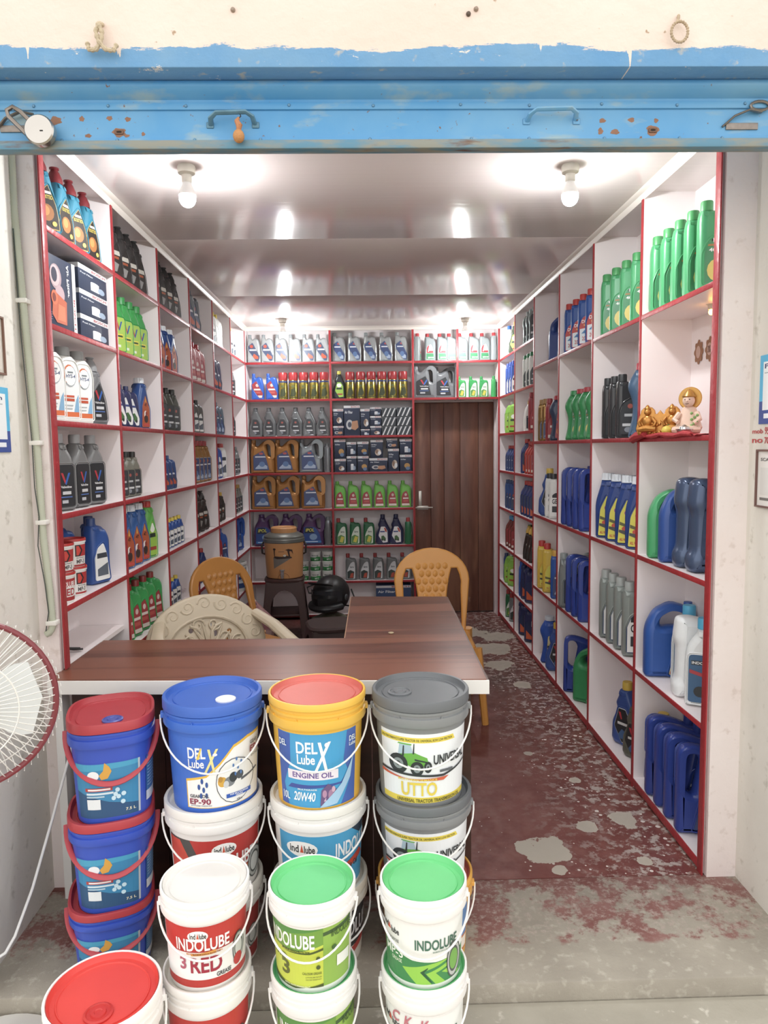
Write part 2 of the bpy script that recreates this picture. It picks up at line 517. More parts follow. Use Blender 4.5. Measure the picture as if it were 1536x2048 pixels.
BX = [-1.081, -.321, .417, .816, 1.19]
u = shelving('wall_shelving', 'white shelving with red edges across the back wall, around the wooden door')
q = MB(); q.box(XL, YB+DEP-.006, 0, BX[2], YB+DEP, CEIL); q.box(BX[2], YB+DEP-.006, LEV[1], XR, YB+DEP, CEIL)
obj('back_panel', q, M_SHELF, u)
for k, x in enumerate(BX):
    z0 = LEV[1] if k == 3 else 0
    d = obj('divider', MB().box(x-TB/2, YB, z0, x+TB/2, YB+DEP-.006, CEIL), M_SHELF, u)
    strip(d, x-.0095, YB-.004, z0, x+.0095, YB, CEIL-.03)
for k in range(4):
    for z in (LEV+[BASE] if k < 2 else LEV[:2]):
        s = obj('shelf', MB().box(BX[k]+TB/2, YB, z-TB/2, BX[k+1]-TB/2, YB+DEP-.006, z+TB/2), M_SHELF, u)
        strip(s, BX[k]+TB/2, YB-.004, z-.01, BX[k+1]-TB/2, YB, z+.0105)

# wooden door of upright boards in the back wall
def door_mat():
    t = NT('door_wood', .4)
    w = t.noise(3, 8, t.scaled(6, 6, .7), .6)
    c = t.mix(t.ramp(w, .3, .7), '#7d5343', '#5e3a2f')
    c = t.mix(t.ramp(t.noise(2.2, 3, t.scaled(3, 1, .4)), .5, .62), c, '#8a614c')
    c = t.mix(t.ramp(t.noise(6, 9, t.scaled(1, 1, .8), .7), .66, .72), c, '#a08676')
    t.col(c); return t.m
MD = door_mat()
d1 = struct('door_1', MB().box(.432, 6.645, .01, 1.172, 6.668, 1.975), mat('#3a2219', .5))
xs = [.432, .585, .71, .86, 1.03, 1.172]
for a, b_ in zip(xs, xs[1:]): obj('board', MB().box(a+.0015, 6.632, .012, b_-.0015, 6.645, 1.973, bev=.002), MD, d1)
bo = MB(); bo.box(.455, 6.618, .985, .56, 6.632, 1.02, bev=.002); bo.tube([(.44, 6.612, 1.003), (.6, 6.612, 1.003)], .008)
bo.box(.47, 6.62, 1.02, .5, 6.632, 1.16, bev=.002)
obj('bolt', bo, mat('#c9c4ba', .35, .8), d1, label='steel sliding bolt')
struct('door_frame', MB().box(1.172, 6.58, 0, 1.19, 6.672, 1.988, bev=.002), mat('#cdbfbd', .5))
struct('door_head', MB().box(.43, 6.62, 1.976, 1.172, 6.672, 1.988), mat('#cdbfbd', .5))

# ------------------------------------------------------------------ rolling shutter
sh = thing('rolling_shutter', 'raised blue steel rolling shutter with rust spots across the shop front', 'shutter', (0, 2.06, 2.385))
b = MB()
pr = [(-.012, .19)] + [(-.012-.03*math.sin(PI*k/8), .19-.055*k/8) for k in range(1, 9)] + [(-.012, .125), (.0, .125), (.0, .19)]
n = len(pr); vs = [(x, y, z) for x in (-1.2, 1.36) for y, z in pr]
b.add(vs, [(k, (k+1) % n, n+(k+1) % n, n+k) for k in range(n)]+[tuple(range(n)), tuple(range(n, 2*n))])
obj('curved_slat', b, M_SHUT, sh)
obj('rivet_strip', MB().box(-1.2, -.016, .108, 1.36, .0, .127, bev=.002), M_SHUT, sh)
obj('bottom_plate', MB().box(-1.2, -.010, .02, 1.36, .0, .11), M_SHUT, sh)
obj('lower_strip', MB().box(-1.2, -.013, .024, 1.36, -.008, .036, bev=.001), M_SHUT, sh)
obj('bottom_bar', MB().box(-1.2, -.03, 0, 1.36, .01, .024, bev=.003), M_BAR, sh, label='worn greyish blue angle bar with rust')
obj('upper_slat', MB().box(-1.2, -.004, .19, 1.36, .004, .36), M_SHUT, sh)
rv = MB().lathe([(.0045, -.001), (.0045, .001), (.003, .003), (0, .0035)], 10).mesh('rivet')
for k, x in enumerate((-.89, -.69, -.48, -.2, 0.03, .27, .46, .66, .87, 1.06)):
    obj('rivet', rv, mat('#5c8fb0', .4, .3), sh, (x, -.016, .118+.002*math.sin(k*3)), (R(90), 0, 0))
for x in (-.82, -.67, -.46, -.28, .02, .3, .46, .67, .88, 1.0): obj('rivet', rv, mat('#5c8fb0', .4, .3), sh, (x, -.0135, .03), (R(90), 0, 0))
rust = mat('#96694f', .8, var=.25, scale=60)
for x, z, rx, rz in ((-.835, .083, .016, .011), (-.765, .087, .007, .007), (-.69, .089, .008, .006), (-.64, .086, .008, .006), (-.665, .052, .018, .012), (-.75, .043, .009, .005), (-.6, .047, .005, .005), (-.645, .043, .008, .004),
                     (.665, .078, .009, .006), (.66, .05, .007, .009), (.745, .08, .009, .006), (.815, .078, .006, .006), (.806, .052, .017, .014), (.7, .048, .012, .007)):
    T = Matrix.Translation((x, -.0103, z))
    pts = [((rx*(1+.2*math.sin(5*a+x*40)))*math.cos(a), 0, rz*(1+.2*math.cos(3*a+x*30))*math.sin(a)) for a in [2*PI*k/16 for k in range(16)]]
    sp = MB().add(pts+[(p[0], .001, p[2]) for p in pts], [tuple(range(16))]+[(k, (k+1) % 16, 16+(k+1) % 16, 16+k) for k in range(16)], None, T)
    obj('rust_spot', sp, rust, sh, label='brown bare rust spot')
for x in (-.665, .806):
    k = MB(); k.plate(fillet([(-.012, -.006, .004), (.012, -.006, .004), (.012, .006, .004), (-.012, .006, .004)]), .003, .001, [fillet([(-.007, -.0022), (.007, -.0022), (.007, .0022), (-.007, .0022)])])
    obj('keyhole_plate', k, mat('#7b5a45', .6, .5), sh, (x, -.0115, .052))
    k = MB().box(-.008, -.001, -.003, .008, 0, .003); obj('keyhole', k, mat('#120d0a', .8), sh, (x, -.0106, .052))
def pull(x0, x1, zc, m, lab):
    p = [(x0, 0, -.014), (x0+.004, -.022, -.004), (x0+.02, -.03, .006), (x1-.02, -.03, .008), (x1-.004, -.022, 0), (x1, 0, -.012)]
    h = obj('handle', MB().tube(p, .0075, 8, flat=.6), m, sh, (0, -.01, zc), label=lab)
    obj('foot', MB().box(x0-.012, -.003, -.022, x0+.008, 0, -.006, bev=.002), m, h); obj('foot', MB().box(x1-.008, -.003, -.022, x1+.012, 0, -.006, bev=.002), m, h)
pull(-.415, -.295, .083, mat('#56879f', .5, .2, var=.3, scale=40), 'dark worn pull handle')
pull(.455, .59, .09, M_SHUT, 'blue painted pull handle')
# hasps
for x, lab in ((-.945, 'hasp'), (1.05, 'hasp')):
    s = -1 if x < 0 else 1
    k = MB(); k.tube([(x-.05, -.012, .06), (x-.02, -.02, .085), (x+.02, -.024, .1), (x+.055, -.02, .095)], .006, 8, flat=.5); k.box(x-.04, -.014, .052, x+.05, -.009, .07, bev=.001)
    if s > 0: k.tube([(x+.05+.026*math.cos(a), -.02, .112+.012*math.sin(a)) for a in [2*PI*i/14 for i in range(14)]], .004, 6, closed=True)
    obj('hasp', k, mat('#8a8078', .4, .7, var=.3, scale=60), sh, label='bent steel hasp')
# ------------------------------------------------------------------ pails and tubs
def U(s): return (math.degrees(math.asin(max(-.999, min(.999, s))))+75)/150
def T_(t, s0, y0, s1, y1, c, sh=0): return ('t', t, U(s0), y0, U(s1), y1, c, sh)
def R_(s0, y0, s1, y1, c): return ('r', U(s0), y0, U(s1), y1, c)
def P_(pts, c): return ('p', [(U(a), b) for a, b in pts], c)
def E_(cx, cy, rx, ry, c): return ('p', [(U(a), b) for a, b in ell(cx, cy, rx, ry)], c)
def wheel(cx, cy, rx, ry): return [E_(cx, cy, rx, ry, '#2a2f33'), E_(cx, cy, rx*.55, ry*.55, '#8c979b'), E_(cx, cy, rx*.25, ry*.25, '#3a4145')]
def tractor(cx, cy, k, ky):
    g, d = '#5fae2c', '#2c3338'
    f = lambda pts: [(cx+a*k, cy+b*ky) for a, b in pts]
    return [P_(f([(-.33, .1), (-.28, .55), (.0, .55), (.08, .12)]), '#a9c3d3'), P_(f([(-.33, .55), (-.3, .6), (.03, .58), (.02, .53)]), g),
            P_(f([(-.3, -.1), (-.3, .15), (.1, .25), (.42, .05), (.46, -.2), (.3, -.3), (0, -.3)]), g), P_(f([(.1, .02), (.4, -.08), (.42, -.14), (.1, -.05)]), d), P_(f([(-.22, .1), (-.19, .5), (-.16, .5), (-.17, .1)]), d), P_(f([(.05, .2), (.08, .6), (.1, .6), (.09, .2)]), d)] + \
        wheel(cx-.32*k, cy-.22*ky, .24*k, .38*ky) + wheel(cx+.16*k, cy-.36*ky, .17*k, .28*ky) + wheel(cx+.44*k, cy-.3*ky, .1*k, .22*ky)
def bearing(cx, cy, k, c2='#d6d9d6'):
    return [E_(cx, cy, .17*k, .3*k, '#4d5350'), E_(cx, cy, .15*k, .27*k, '#b9bdb9'), E_(cx, cy, .12*k, .21*k, '#4d5350'), E_(cx, cy, .1*k, .17*k, c2)]
def oval_logo(s, y, w, h, bgc='#f7f7f4'):
    return [E_(s, y, w, h, '#f7f7f4'), T_('ind', s-w*.78, y-h*.45, s-w*.22, y+h*.5, '#2b2b2b'), P_([(s-w*.14, y-h*.4), (s-w*.02, y+h*.65), (s+w*.09, y-h*.4)], '#d8502a'), T_('lube', s+w*.12, y-h*.45, s+w*.82, y+h*.5, '#2b2b2b')]
def molecule(cx, cy, c, r=.03):
    o = []
    for a, b in ((0, .1), (-.07, .02), (.03, -.02), (.1, .05), (.09, -.1), (-.03, -.1)): o.append(E_(cx+a, cy+b, r, r*1.3, c))
    return o
ART = {
 'ep90': [P_([(-.64, .02), (-.64, .42), (-.2, .48), (.1, .64), (.4, .85), (.7, .92), (.96, .93), (.96, .02)], '#e9b90f'), P_([(-.62, .03), (-.62, .39), (-.2, .45), (.1, .60), (.4, .81), (.7, .88), (.96, .89), (.96, .03)], '#f1f0ee'),
          T_('DEL', -.57, .71, -.2, .86, '#f2f4f6'), P_([(-.4, .70), (-.3, .86), (-.27, .86), (-.34, .70)], '#e9c52a'), T_('Lube', -.57, .58, -.24, .70, '#f2f4f6'), T_('X', -.24, .52, .0, .84, '#e7dc8a', .03), E_(.0, .76, .05, .02, '#f2f4f6')] + molecule(-.3, .3, '#27539e') +
         [T_('GEAR OIL', -.57, .17, -.16, .215, '#4a5058'), T_('EP-90', -.58, .075, -.12, .155, '#8f2346'), T_('EXTREME PRESSURE', -.56, .05, -.1, .068, '#8b8f96'),
          E_(.42, .36, .42, .31, '#3b4048'), E_(.42, .36, .405, .30, '#eeeeec'), E_(.14, .37, .1, .07, '#d8a41c'), E_(.3, .36, .12, .07, '#7c8086'), E_(.38, .41, .09, .07, '#34383d'), E_(.52, .42, .08, .06, '#4d5258'), P_([(.55, .33), (.9, .40), (.9, .42), (.55, .37)], '#5a5f66'), E_(.22, .33, .06, .05, '#c9ccd0'), E_(.1, .41, .05, .04, '#b98612')] + molecule(.45, .55, '#4d7ec0', .02) +
         [R_(.22, .135, .76, .19, '#1f58b8'), T_('FOR MULTIPURPOSE', .3, .165, .7, .185, '#f2f4f6'), T_('GEARS', .42, .14, .58, .16, '#f2f4f6'), T_('10Ltr', .45, .07, .58, .1, '#5a5f66'), T_('GEAR OIL', .74, .78, .96, .83, '#4a5058'), T_('EP-90', .74, .66, .97, .76, '#8f2346'), T_('EXTREME', .76, .6, .95, .63, '#8b8f96')],
 'del': [R_(-.86, .02, .82, .98, '#2c9ed6'), P_([(-.86, .02), (-.86, .98), (-.6, .97), (-.62, .6), (-.78, .3), (-.7, .02)], '#3a5fb4'), P_([(.55, .6), (.62, .97), (.82, .98), (.82, .02), (.5, .02), (.72, .35)], '#3d62b6'), P_([(-.62, .32), (.5, .32), (.72, .5), (.6, .3), (-.7, .26)], '#3b4fa2'),
         T_('DEL', -.48, .73, -.02, .88, '#f4f6f8'), T_('Lube', -.47, .59, -.08, .72, '#f4f6f8'), T_('X', -.1, .5, .2, .88, '#f4f6f8', .03), E_(.18, .84, .05, .03, '#f4f6f8'),
         R_(-.68, .385, .43, .505, '#eee3ee'), T_('ENGINE OIL', -.58, .41, .32, .48, '#6b4a9a'), T_('MULTIGRADE', -.48, .25, -.05, .27, '#e7eef4'), T_('20W40', -.58, .105, -.1, .225, '#f6f7f8', .01), P_([(.02, .05), (.05, .25), (.2, .33), (.38, .25), (.42, .12), (.3, .04)], '#6d4f82'), E_(.12, .2, .05, .05, '#b889ac'), E_(.26, .18, .06, .07, '#a77ba0'), E_(.32, .25, .04, .04, '#d3a8be'), T_('4', .1, .08, .16, .15, '#c9a8c4'),
         P_([(.0, .02), (.1, .08), (.5, .3), (.76, .62), (.7, .35), (.4, .05)], '#9fc6e6'), T_('DEL', .66, .82, .8, .89, '#dfe9f2'), T_('Lube', .66, .76, .8, .81, '#dfe9f2'), T_('DEL', -.83, .8, -.68, .88, '#e2ecf4'), T_('10L', -.8, .1, -.66, .2, '#e2ecf4')],
 'utto': [R_(-.86, .02, .97, .98, '#e9edf1'), R_(-.86, .02, .97, .10, '#e6cf1b'), P_([(-.86, .86), (-.86, .93), (.7, .93), (.74, .86)], '#e6cf1b'), T_('HIGH PERFORMANCE SUPER TRACTOR OIL UNIVERSAL BOW LOW FRICTION', -.84, .875, .68, .91, '#5d5a1c')] + tractor(-.22, .635, .86, .36) +
         [T_('UNIVERSAL', .28, .555, .93, .69, '#23282d'), P_([(-.86, .43), (.5, .38), (.97, .5), (.97, .52), (.5, .41), (-.86, .46)], '#2b2f33'), R_(.42, .44, .7, .475, '#5b6066'), P_([(-.86, .42), (-.86, .38), (.5, .325), (.62, .375), (-.3, .36)], '#d0552e'), T_('MULTI PERFORMANCE', -.5, .335, .36, .365, '#e6cf1b'), T_('UTTO', -.44, .125, .36, .315, '#e3c91d'), T_('UNIVERSAL TRACTOR TRANSMISSION OIL', -.54, .035, .86, .085, '#5d5a1c')],
 'indored': [R_(-.95, .2, .95, .98, '#c1281f'), P_([(-.95, .98), (-.55, .98), (-.3, .55), (-.65, .25), (-.95, .25)], '#4a4644'), P_([(-.95, .95), (-.75, .95), (-.55, .62), (-.85, .35), (-.95, .4)], '#d8452b'), R_(-.95, .02, .95, .2, '#e9e6e1')] + oval_logo(.17, .8, .27, .11) + [T_('INDOLUBE', -.45, .42, .82, .68, '#f6f4f2'), T_('MAXIMUM SURFACE PROTECTION', .2, .36, .8, .4, '#e8a53a')] + bearing(.85, .35, .9),
 'indoutto': [R_(-.86, .02, .97, .98, '#2b9fd2'), P_([(-.86, .02), (-.86, .4), (-.5, .5), (-.2, .36), (-.15, .02)], '#2d3238'), P_([(.3, .98), (.7, .98), (.97, .7), (.97, .98)], '#23364a'), P_([(.4, .6), (.97, .8), (.97, .86), (.4, .66)], '#4fb6e0')] + oval_logo(-.38, .76, .34, .13) +
         [T_('INDOLUBE', .35, .58, 1.0, .82, '#f4f6f8'), T_('UTTO', -.72, .36, -.12, .5, '#e8ecf0'), P_([(.05, .3), (.9, .55), (.95, .45), (.1, .2)], '#c43a22'), T_('Transmission Oil', .1, .33, .85, .43, '#28343f')],
 'third': [R_(-.95, .3, .95, .98, '#2b2c30'), T_('INDOLUBE', -.3, .5, .95, .8, '#e9eaec'), P_([(.3, .25), (.95, .45), (.95, .3), (.3, .12)], '#b8322c')],
 'thirdred': [R_(-.95, .02, .95, .98, '#a82a28'), R_(-.95, .25, .95, .55, '#efece8'), T_('RED', -.4, .3, .5, .52, '#a82a28')] + bearing(.8, .45, .7),
 'third_or': [R_(-.95, .1, .95, .98, '#5f8ec8'), R_(-.95, .1, .95, .4, '#cf7a3c'), R_(.1, .15, .95, .36, '#f0e6d8')],
 'red': [R_(-.97, .58, .97, .99, '#c8281e'), P_([(-.97, .58), (.97, .58), (.97, .72), (.3, .66), (-.3, .6)], '#b01f1a'), R_(-.97, .13, .97, .58, '#f3f1ef'), R_(-.97, .01, .97, .13, '#c02a22')] + oval_logo(-.22, .84, .24, .09) +
        [T_('INDOLUBE', -.72, .6, .52, .8, '#f7f5f3'), T_('MAXIMUM SURFACE PROTECTION', -.5, .545, .35, .575, '#d98a2b'), P_([(-.4, .56), (.2, .6), (.2, .54), (-.4, .53)], '#e29a32'), T_('MAXIMUM SURFACE PROTECTION', -.35, .542, .3, .566, '#7a3a1c'), T_('RED', -.42, .25, .34, .5, '#a81f3c'), T_('GREASE', .2, .15, .56, .22, '#3a3f42'), T_('3', -.66, .3, -.52, .5, '#b4536a')] + bearing(.74, .45, .85) + [E_(.72, .27, .1, .1, '#c62b26')],
 'lime': [R_(-.97, .03, .97, .97, '#c9d717'), P_([(-.97, .97), (-.97, .62), (-.2, .6), (.5, .72), (.5, .97)], '#6fa02a'), P_([(-.97, .8), (.5, .97), (-.97, .97)], '#4f8f36'), R_(.42, .03, .97, .97, '#8cb832'), P_([(.42, .9), (.97, .97), (.97, .9), (.42, .84)], '#3c5c2a'), T_('INDOLUBE', -.9, .65, .22, .88, '#f6f7f2'), P_([(-.6, .57), (.1, .60), (.42, .66), (.42, .62), (.1, .57)], '#4b5a1c'), T_('MAXIMUM SURFACE PROTECTION', -.62, .585, .1, .625, '#3b4a17'),
          T_('3', -.66, .18, -.44, .42, '#5c661a'), T_('mp', -.86, .38, -.5, .52, '#6d771c'), T_('CALCIUM GREASE', -.1, .24, .38, .28, '#7a8420'), T_('LITHIUM BASE', -.02, .19, .38, .21, '#8d962c'), T_('WATER RESISTANT', -.02, .15, .38, .17, '#8d962c'), P_([(-.97, .03), (-.97, .1), (-.3, .03), (.42, .03), (.42, .08), (-.3, .0)], '#47531b'), T_('WITH ANTI WASH OUT', -.6, .03, .1, .06, '#e8ecb8'), R_(.72, .28, .95, .46, '#eef0ea'), T_('INDOLUBE', .6, .8, .97, .9, '#44641f'), E_(.3, .5, .05, .035, '#4a5a1e'), E_(.3, .36, .05, .035, '#4a5a1e'), E_(.66, .62, .05, .04, '#3d6a2a')],
 'mp3': [R_(-.97, .02, .97, .97, '#eef0ec'), P_([(-.97, .02), (-.97, .52), (-.8, .5), (-.3, .4), (.3, .38), (.97, .42), (.97, .02)], '#2f8a46'), P_([(-.55, .25), (.2, .36), (.7, .40), (-.1, .22), (.2, .02), (-.2, .02)], '#8fd029'), P_([(.05, .2), (.7, .36), (.85, .34), (.3, .2), (.55, .02), (.3, .02)], '#8fd029'), P_([(.45, .2), (.9, .32), (.9, .28), (.6, .2), (.9, .06), (.85, .04)], '#8fd029'), P_([(-.1, .22), (.1, .3), (.1, .28), (0, .22), (.22, .05), (.18, .05)], '#1d5a30'),
         T_('Ind', -.95, .76, -.86, .86, '#3b3b3b'), P_([(-.87, .76), (-.84, .86), (-.8, .76)], '#d8502a'), T_('lube', -.79, .73, -.6, .83, '#3b3b3b'), T_('MULTIPURPOSE', -.92, .6, -.62, .65, '#7c827e'), T_('MP-3', -.92, .38, -.52, .52, '#e9f2e4'), T_('GREASE', -.8, .3, -.55, .36, '#cfe6c6'), T_('INDOLUBE', -.22, .58, .8, .75, '#3d6e58'), T_('MAXIMUM SURFACE PROTECTION', .22, .535, .72, .56, '#7c9a8c')] + bearing(.74, .33, 1.0, '#6fae3e'),
 'sq': [R_(-.78, .02, .62, .98, '#1f86b8'), P_([(-.78, .02), (-.78, .5), (-.1, .3), (.62, .2), (.62, .02)], '#19527f'), P_([(-.78, .98), (.62, .98), (.62, .9), (-.78, .85)], '#2fa0c8'), P_([(.58, .02), (.62, .02), (.62, .98), (.58, .98)], '#b8c4cc'), E_(-.42, .78, .12, .08, '#e6ecf0'), P_([(-.25, .7), (-.1, .72), (.0, .84), (-.05, .92), (-.16, 1.0), (-.2, .86), (-.3, .78)], '#d8a024'), R_(-.6, .5, .0, .56, '#b83a34'), R_(-.55, .515, -.05, .545, '#f0e8e8'), R_(-.58, .44, .02, .475, '#cfe2ec'), R_(-.58, .39, -.2, .42, '#a9c8da'), R_(-.58, .18, -.3, .36, '#dfe6ea'), T_('7.5 L', .3, .1, .52, .15, '#e7e2c2')] +
        [E_(a, b_, .055, .04, '#bfe0ee') for a, b_ in ((.12, .5), (.02, .36), (.14, .38), (.26, .42), (.24, .28), (.07, .43))] + [R_(.74, .15, .98, .95, '#2d6fae'), R_(.74, .15, .98, .32, '#d8dde4')] + [R_(.76, .9-.055*k, .96, .92-.055*k, '#8fb4d6') for k in range(10)],
 'tubgreen': [R_(-.95, .02, .95, .5, '#1f7a38'), P_([(-.95, .5), (-.3, .35), (.4, .6), (.95, .5), (.95, .3), (-.95, .3)], '#2f9a4a'), T_('INDOLUBE', -.6, .62, .6, .8, '#3b5a48'), T_('MP-3', -.1, .15, .6, .36, '#e6efe4')],
 'tubred': [R_(-.95, .04, .95, .2, '#a8262a'), R_(-.95, .62, .95, .95, '#b12a2a'), T_('INDOLUBE', -.7, .62, .7, .84, '#f3efec'), T_('RED', -.4, .25, .7, .55, '#b03038')],
 'tubmp': [R_(-.2, .45, .95, .95, '#b5272a'), P_([(-.2, .95), (.2, .95), (.45, .7), (.2, .45), (-.2, .45)], '#2a2526'), P_([(-.1, .9), (.1, .9), (.3, .7), (.1, .5), (-.1, .5)], '#cf3a2c'), T_('MULTIPURPOSE', -.1, .36, .6, .41, '#5a5050'), T_('MP-3', -.1, .14, .6, .32, '#4c4a4c'), R_(-.3, .02, .95, .1, '#a8262a')],
 'white1': [R_(-.95, .1, .95, .7, '#34548c'), R_(-.5, .36, .6, .5, '#e6ecf2')],
}
PAILM = {}
def pail(name, label, cat, loc, Rr, H, body, lid, art, lab=None, z0=.05, z1=.72, face=None, group=None, bail='#e8e6e2', sup=None, style='std', spout=None, tilt=(0, 0), dirty=False, turn=0., seg=48, inlid=False):
    rz = math.atan2(-loc[0], loc[1]) if face is None else face
    t = thing(name, label, cat, loc, rz+turn, group, rx=tilt[0], ry=tilt[1])
    rb, rt = .84*Rr, .945*Rr
    rad = lambda z: rb+(rt-rb)*z/H
    key = (Rr, H, sup, style, inlid)
    if key not in PAILM:
        pr = [(0, 0), (rb-.004, 0), (rb, .004)]
        if style == 'tub': pr += [(rad(.86*H), .86*H), (Rr*.985, .865*H), (Rr*.985, .9*H), (Rr*.96, .9*H), (Rr*.96, .95*H)]
        else: pr += [(rad(.76*H), .76*H), (Rr*.985, .765*H), (Rr*1.0, .78*H), (Rr*.99, .845*H), (Rr*.955, .85*H), (Rr*.955, .875*H), (Rr*.985, .88*H), (Rr*.985, .9*H), (Rr*.955, .905*H), (Rr*.955, .93*H)]
        if inlid: pr += [(Rr*.985, .935*H), (Rr, .94*H), (Rr, H-.003), (Rr*.985, H), (Rr*.955, H), (Rr*.94, H-.003), (Rr*.94, .93*H)]
        pr += [(Rr*.9, .93*H), (Rr*.9, .9*H), (0, .9*H)]
        B = MB().lathe(pr, seg, sup=sup)
        if style == 'std':
            for a in (25, 65, 115, 155, 205, 245, 295, 335):
                T = Matrix.Rotation(R(a), 4, 'Z')
                B.box(rad(.8*H), -.0015, .775*H, Rr*.985, .0015, .86*H, None, T)
            for a in (0, 180):
                T = Matrix.Rotation(R(a), 4, 'Z'); B.box(Rr*.95, -.012, .80*H, Rr*1.04, .012, .85*H, None, T, bev=.002)
        dp = .014 if style != 'tub' else .006
        lp = [(Rr*.965, .905*H if style != 'tub' else .92*H), (Rr*1.0, .91*H if style != 'tub' else .925*H), (Rr*1.0, H-.004), (Rr*.985, H), (Rr*.93, H), (Rr*.905, H-dp*.7), (Rr*.885, H-dp), (Rr*.80, H-dp), (Rr*.79, H-dp+.003), (Rr*.775, H-dp+.003), (Rr*.765, H-dp), (0, H-dp)]
        if inlid: lp = [(Rr*.9, .935*H), (Rr*.938, .94*H), (Rr*.938, H-.004)]+[(a, b) for a, b in lp if a < Rr*.935]
        L = MB().lathe(lp, seg, sup=sup)
        pts = [(Rr*1.045*math.cos(a), -Rr*1.07*math.sin(a), .82*H-.40*H*math.sin(a)) for a in [PI*k/24 for k in range(25)]]
        hd = MB().tube(pts, .0028 if style == 'std' else .009, 7, flat=1 if style == 'std' else .5)
        PAILM[key] = (B.mesh('body'), L.mesh('lid'), hd.mesh('handle'), dp)
    B, L, hd, dp = PAILM[key]
    obj('body', B, mat(body, .33, var=.05, scale=12), t)
    l = obj('lid', L, mat(lid, .4, var=.12 if dirty else .07, scale=14), t)
    if spout:
        sx, sy, sr, sc = spout
        q = MB().lathe([(sr, 0), (sr, .004), (sr*.85, .006), (sr*.8, .003), (sr*.55, .003), (sr*.5, .007), (sr*.3, .007), (sr*.25, .005), (0, .005)], 24)
        obj('spout_cap', q, mat(sc, .35), l, (sx*Rr, sy*Rr, H-dp))
    if bail: obj('handle', hd, mat(bail, .35, var=.03), t)
    def mp(u, v, off):
        a = R(-75+150*u); z = (z0+(z1-z0)*v)*H; r = rad(z)+off
        sa, ca = math.sin(a), -math.cos(a)
        if sup:
            k = (abs(sa)**sup[2]+abs(ca)**sup[2])**(-1/sup[2]); return (r*k*sa*sup[0], r*k*ca*sup[1], z)
        return (r*sa, r*ca, z)
    kk = ('art', art, lab, Rr, H, z0, z1, sup)
    if kk not in PAILM:
        pl = art_mesh([('r', 0, 0, 1, 1, lab or body)], mp, 28, .0004)
        PAILM[kk] = (pl, art_mesh(ART[art], mp, 28, .0007))
    lb = obj('label', PAILM[kk][0], None, t)
    obj('print', PAILM[kk][1], None, lb)
    return t
def st(y, xs, z0): pass
YS = 2.12
G1 = 'large oil pails stacked in front of the desk'
SD = dict(style='std')
def lines(lst):
    for a in lst: pail(*a[0], **a[1])
# back row of four stacks: base z and lid heights read off the photograph
hs = [(0, .257), (.243, .525), (.511, .840)]
def big(i, label, x, body, lid, art, **k):
    z, top = hs[i]
    pail('oil_pail', label, 'pail', (x, YS, z), .148, top-z, body, lid, art, group=G1, **k)
big(2, 'blue gear oil pail with EP-90 label, on top of the second stack', -.482, '#2f6cd2', '#2a62c4', 'ep90', spout=(.25, -.35, .03, '#f0f0ee'))
big(1, 'white pail with red label under the blue EP-90 pail', -.489, '#eceae6', '#e4e1db', 'indored', z1=.7)
big(0, 'bottom white pail with dark red label beneath blue EP-90 pail', -.495, '#e2dfd8', '#dad6cc', 'thirdred')
big(2, 'yellow engine oil pail with coral red lid and cyan label', -.165, '#f0b90c', '#d9685c', 'del', z0=.03, z1=.74, inlid=True)
big(1, 'white pail with cyan UTTO label under the yellow pail', -.168, '#eeece8', '#e6e3dc', 'indoutto')
big(0, 'bottom dirty white pail with black label beneath the yellow pail', -.168, '#d9d5cb', '#cfcabd', 'third', turn=.35)
big(2, 'topmost grey pail with green tractor and yellow UTTO label', .150, '#85888a', '#63676b', 'utto', spout=(-.42, -.1, .036, '#6a6e72'))
big(1, 'second grey pail with green tractor label, under the topmost one', .157, '#85888a', '#63676b', 'utto')
big(0, 'bottom amber yellow pail half hidden behind the green lidded pail', .160, '#e2a52a', '#c65d50', 'third_or', inlid=True)
# oval-section blue pails with red lids, leftmost stack
for i, (z, top, dx, lb) in enumerate(((0, .225, -.812, 'bottom'), (.214, .5, -.80, 'middle'), (.488, .795, -.788, 'topmost'))):
    pail('oil_pail', lb+' blue squarish pail with red lid and thick red handle', 'pail', (dx, YS-.005, z), .125, top-z, '#2c52c4', '#b32a36', 'sq', lab='#2c52c4', z0=.06, z1=.62, bail='#b92f3d', sup=(1, 1.1, 2.9), style='oval', group='blue squarish pails with red lids', turn=-.06,
         spout=(.05, -.55, .03, '#4a55a8') if i == 2 else None)
# front row
G2 = 'smaller grease pails at the front'
fz = [(-.058, .225), (.213, .458)]
def small(i, label, x, body, lid, art, dz=0, **k):
    z, top = fz[i]
    pail('grease_pail', label, 'pail', (x, 1.76, z+dz*(i > 0)), .113, top-z+dz*(i == 0), body, lid, art, group=G2, z0=.06, z1=.74, inlid=True, **k)
small(1, 'white lidded grease pail reading RED, nearest the blue stack', -.437, '#f1efec', '#e6e3dd', 'red', .012)
small(0, 'white grease pail with red label, beneath the one reading RED', -.439, '#f0eeea', '#ddd8cd', 'red', .012)
small(1, 'green lidded pail with lime yellow label, upper one', -.161, '#f1efec', '#5fcf7c', 'lime', turn=-.2)
small(0, 'green lidded pail with lime yellow label, lower one cut by the frame', -.161, '#f1efec', '#5cc478', 'lime', turn=.08)
small(1, 'green lidded white MP-3 pail with green chevrons, upper one', .128, '#f1efec', '#5fcf7c', 'mp3')
ART['mp3ckk'] = ART['mp3'] + [T_('C', -.78, .82, -.62, .98, '#c8707c', .02), T_('K', -.5, .8, -.32, .97, '#c8707c', .02), T_('K', -.12, .74, .08, .95, '#c8707c', .02)]
small(0, 'green lidded white MP-3 pail with pink handwriting, lower one', .128, '#f1efec', '#5cc478', 'mp3ckk')
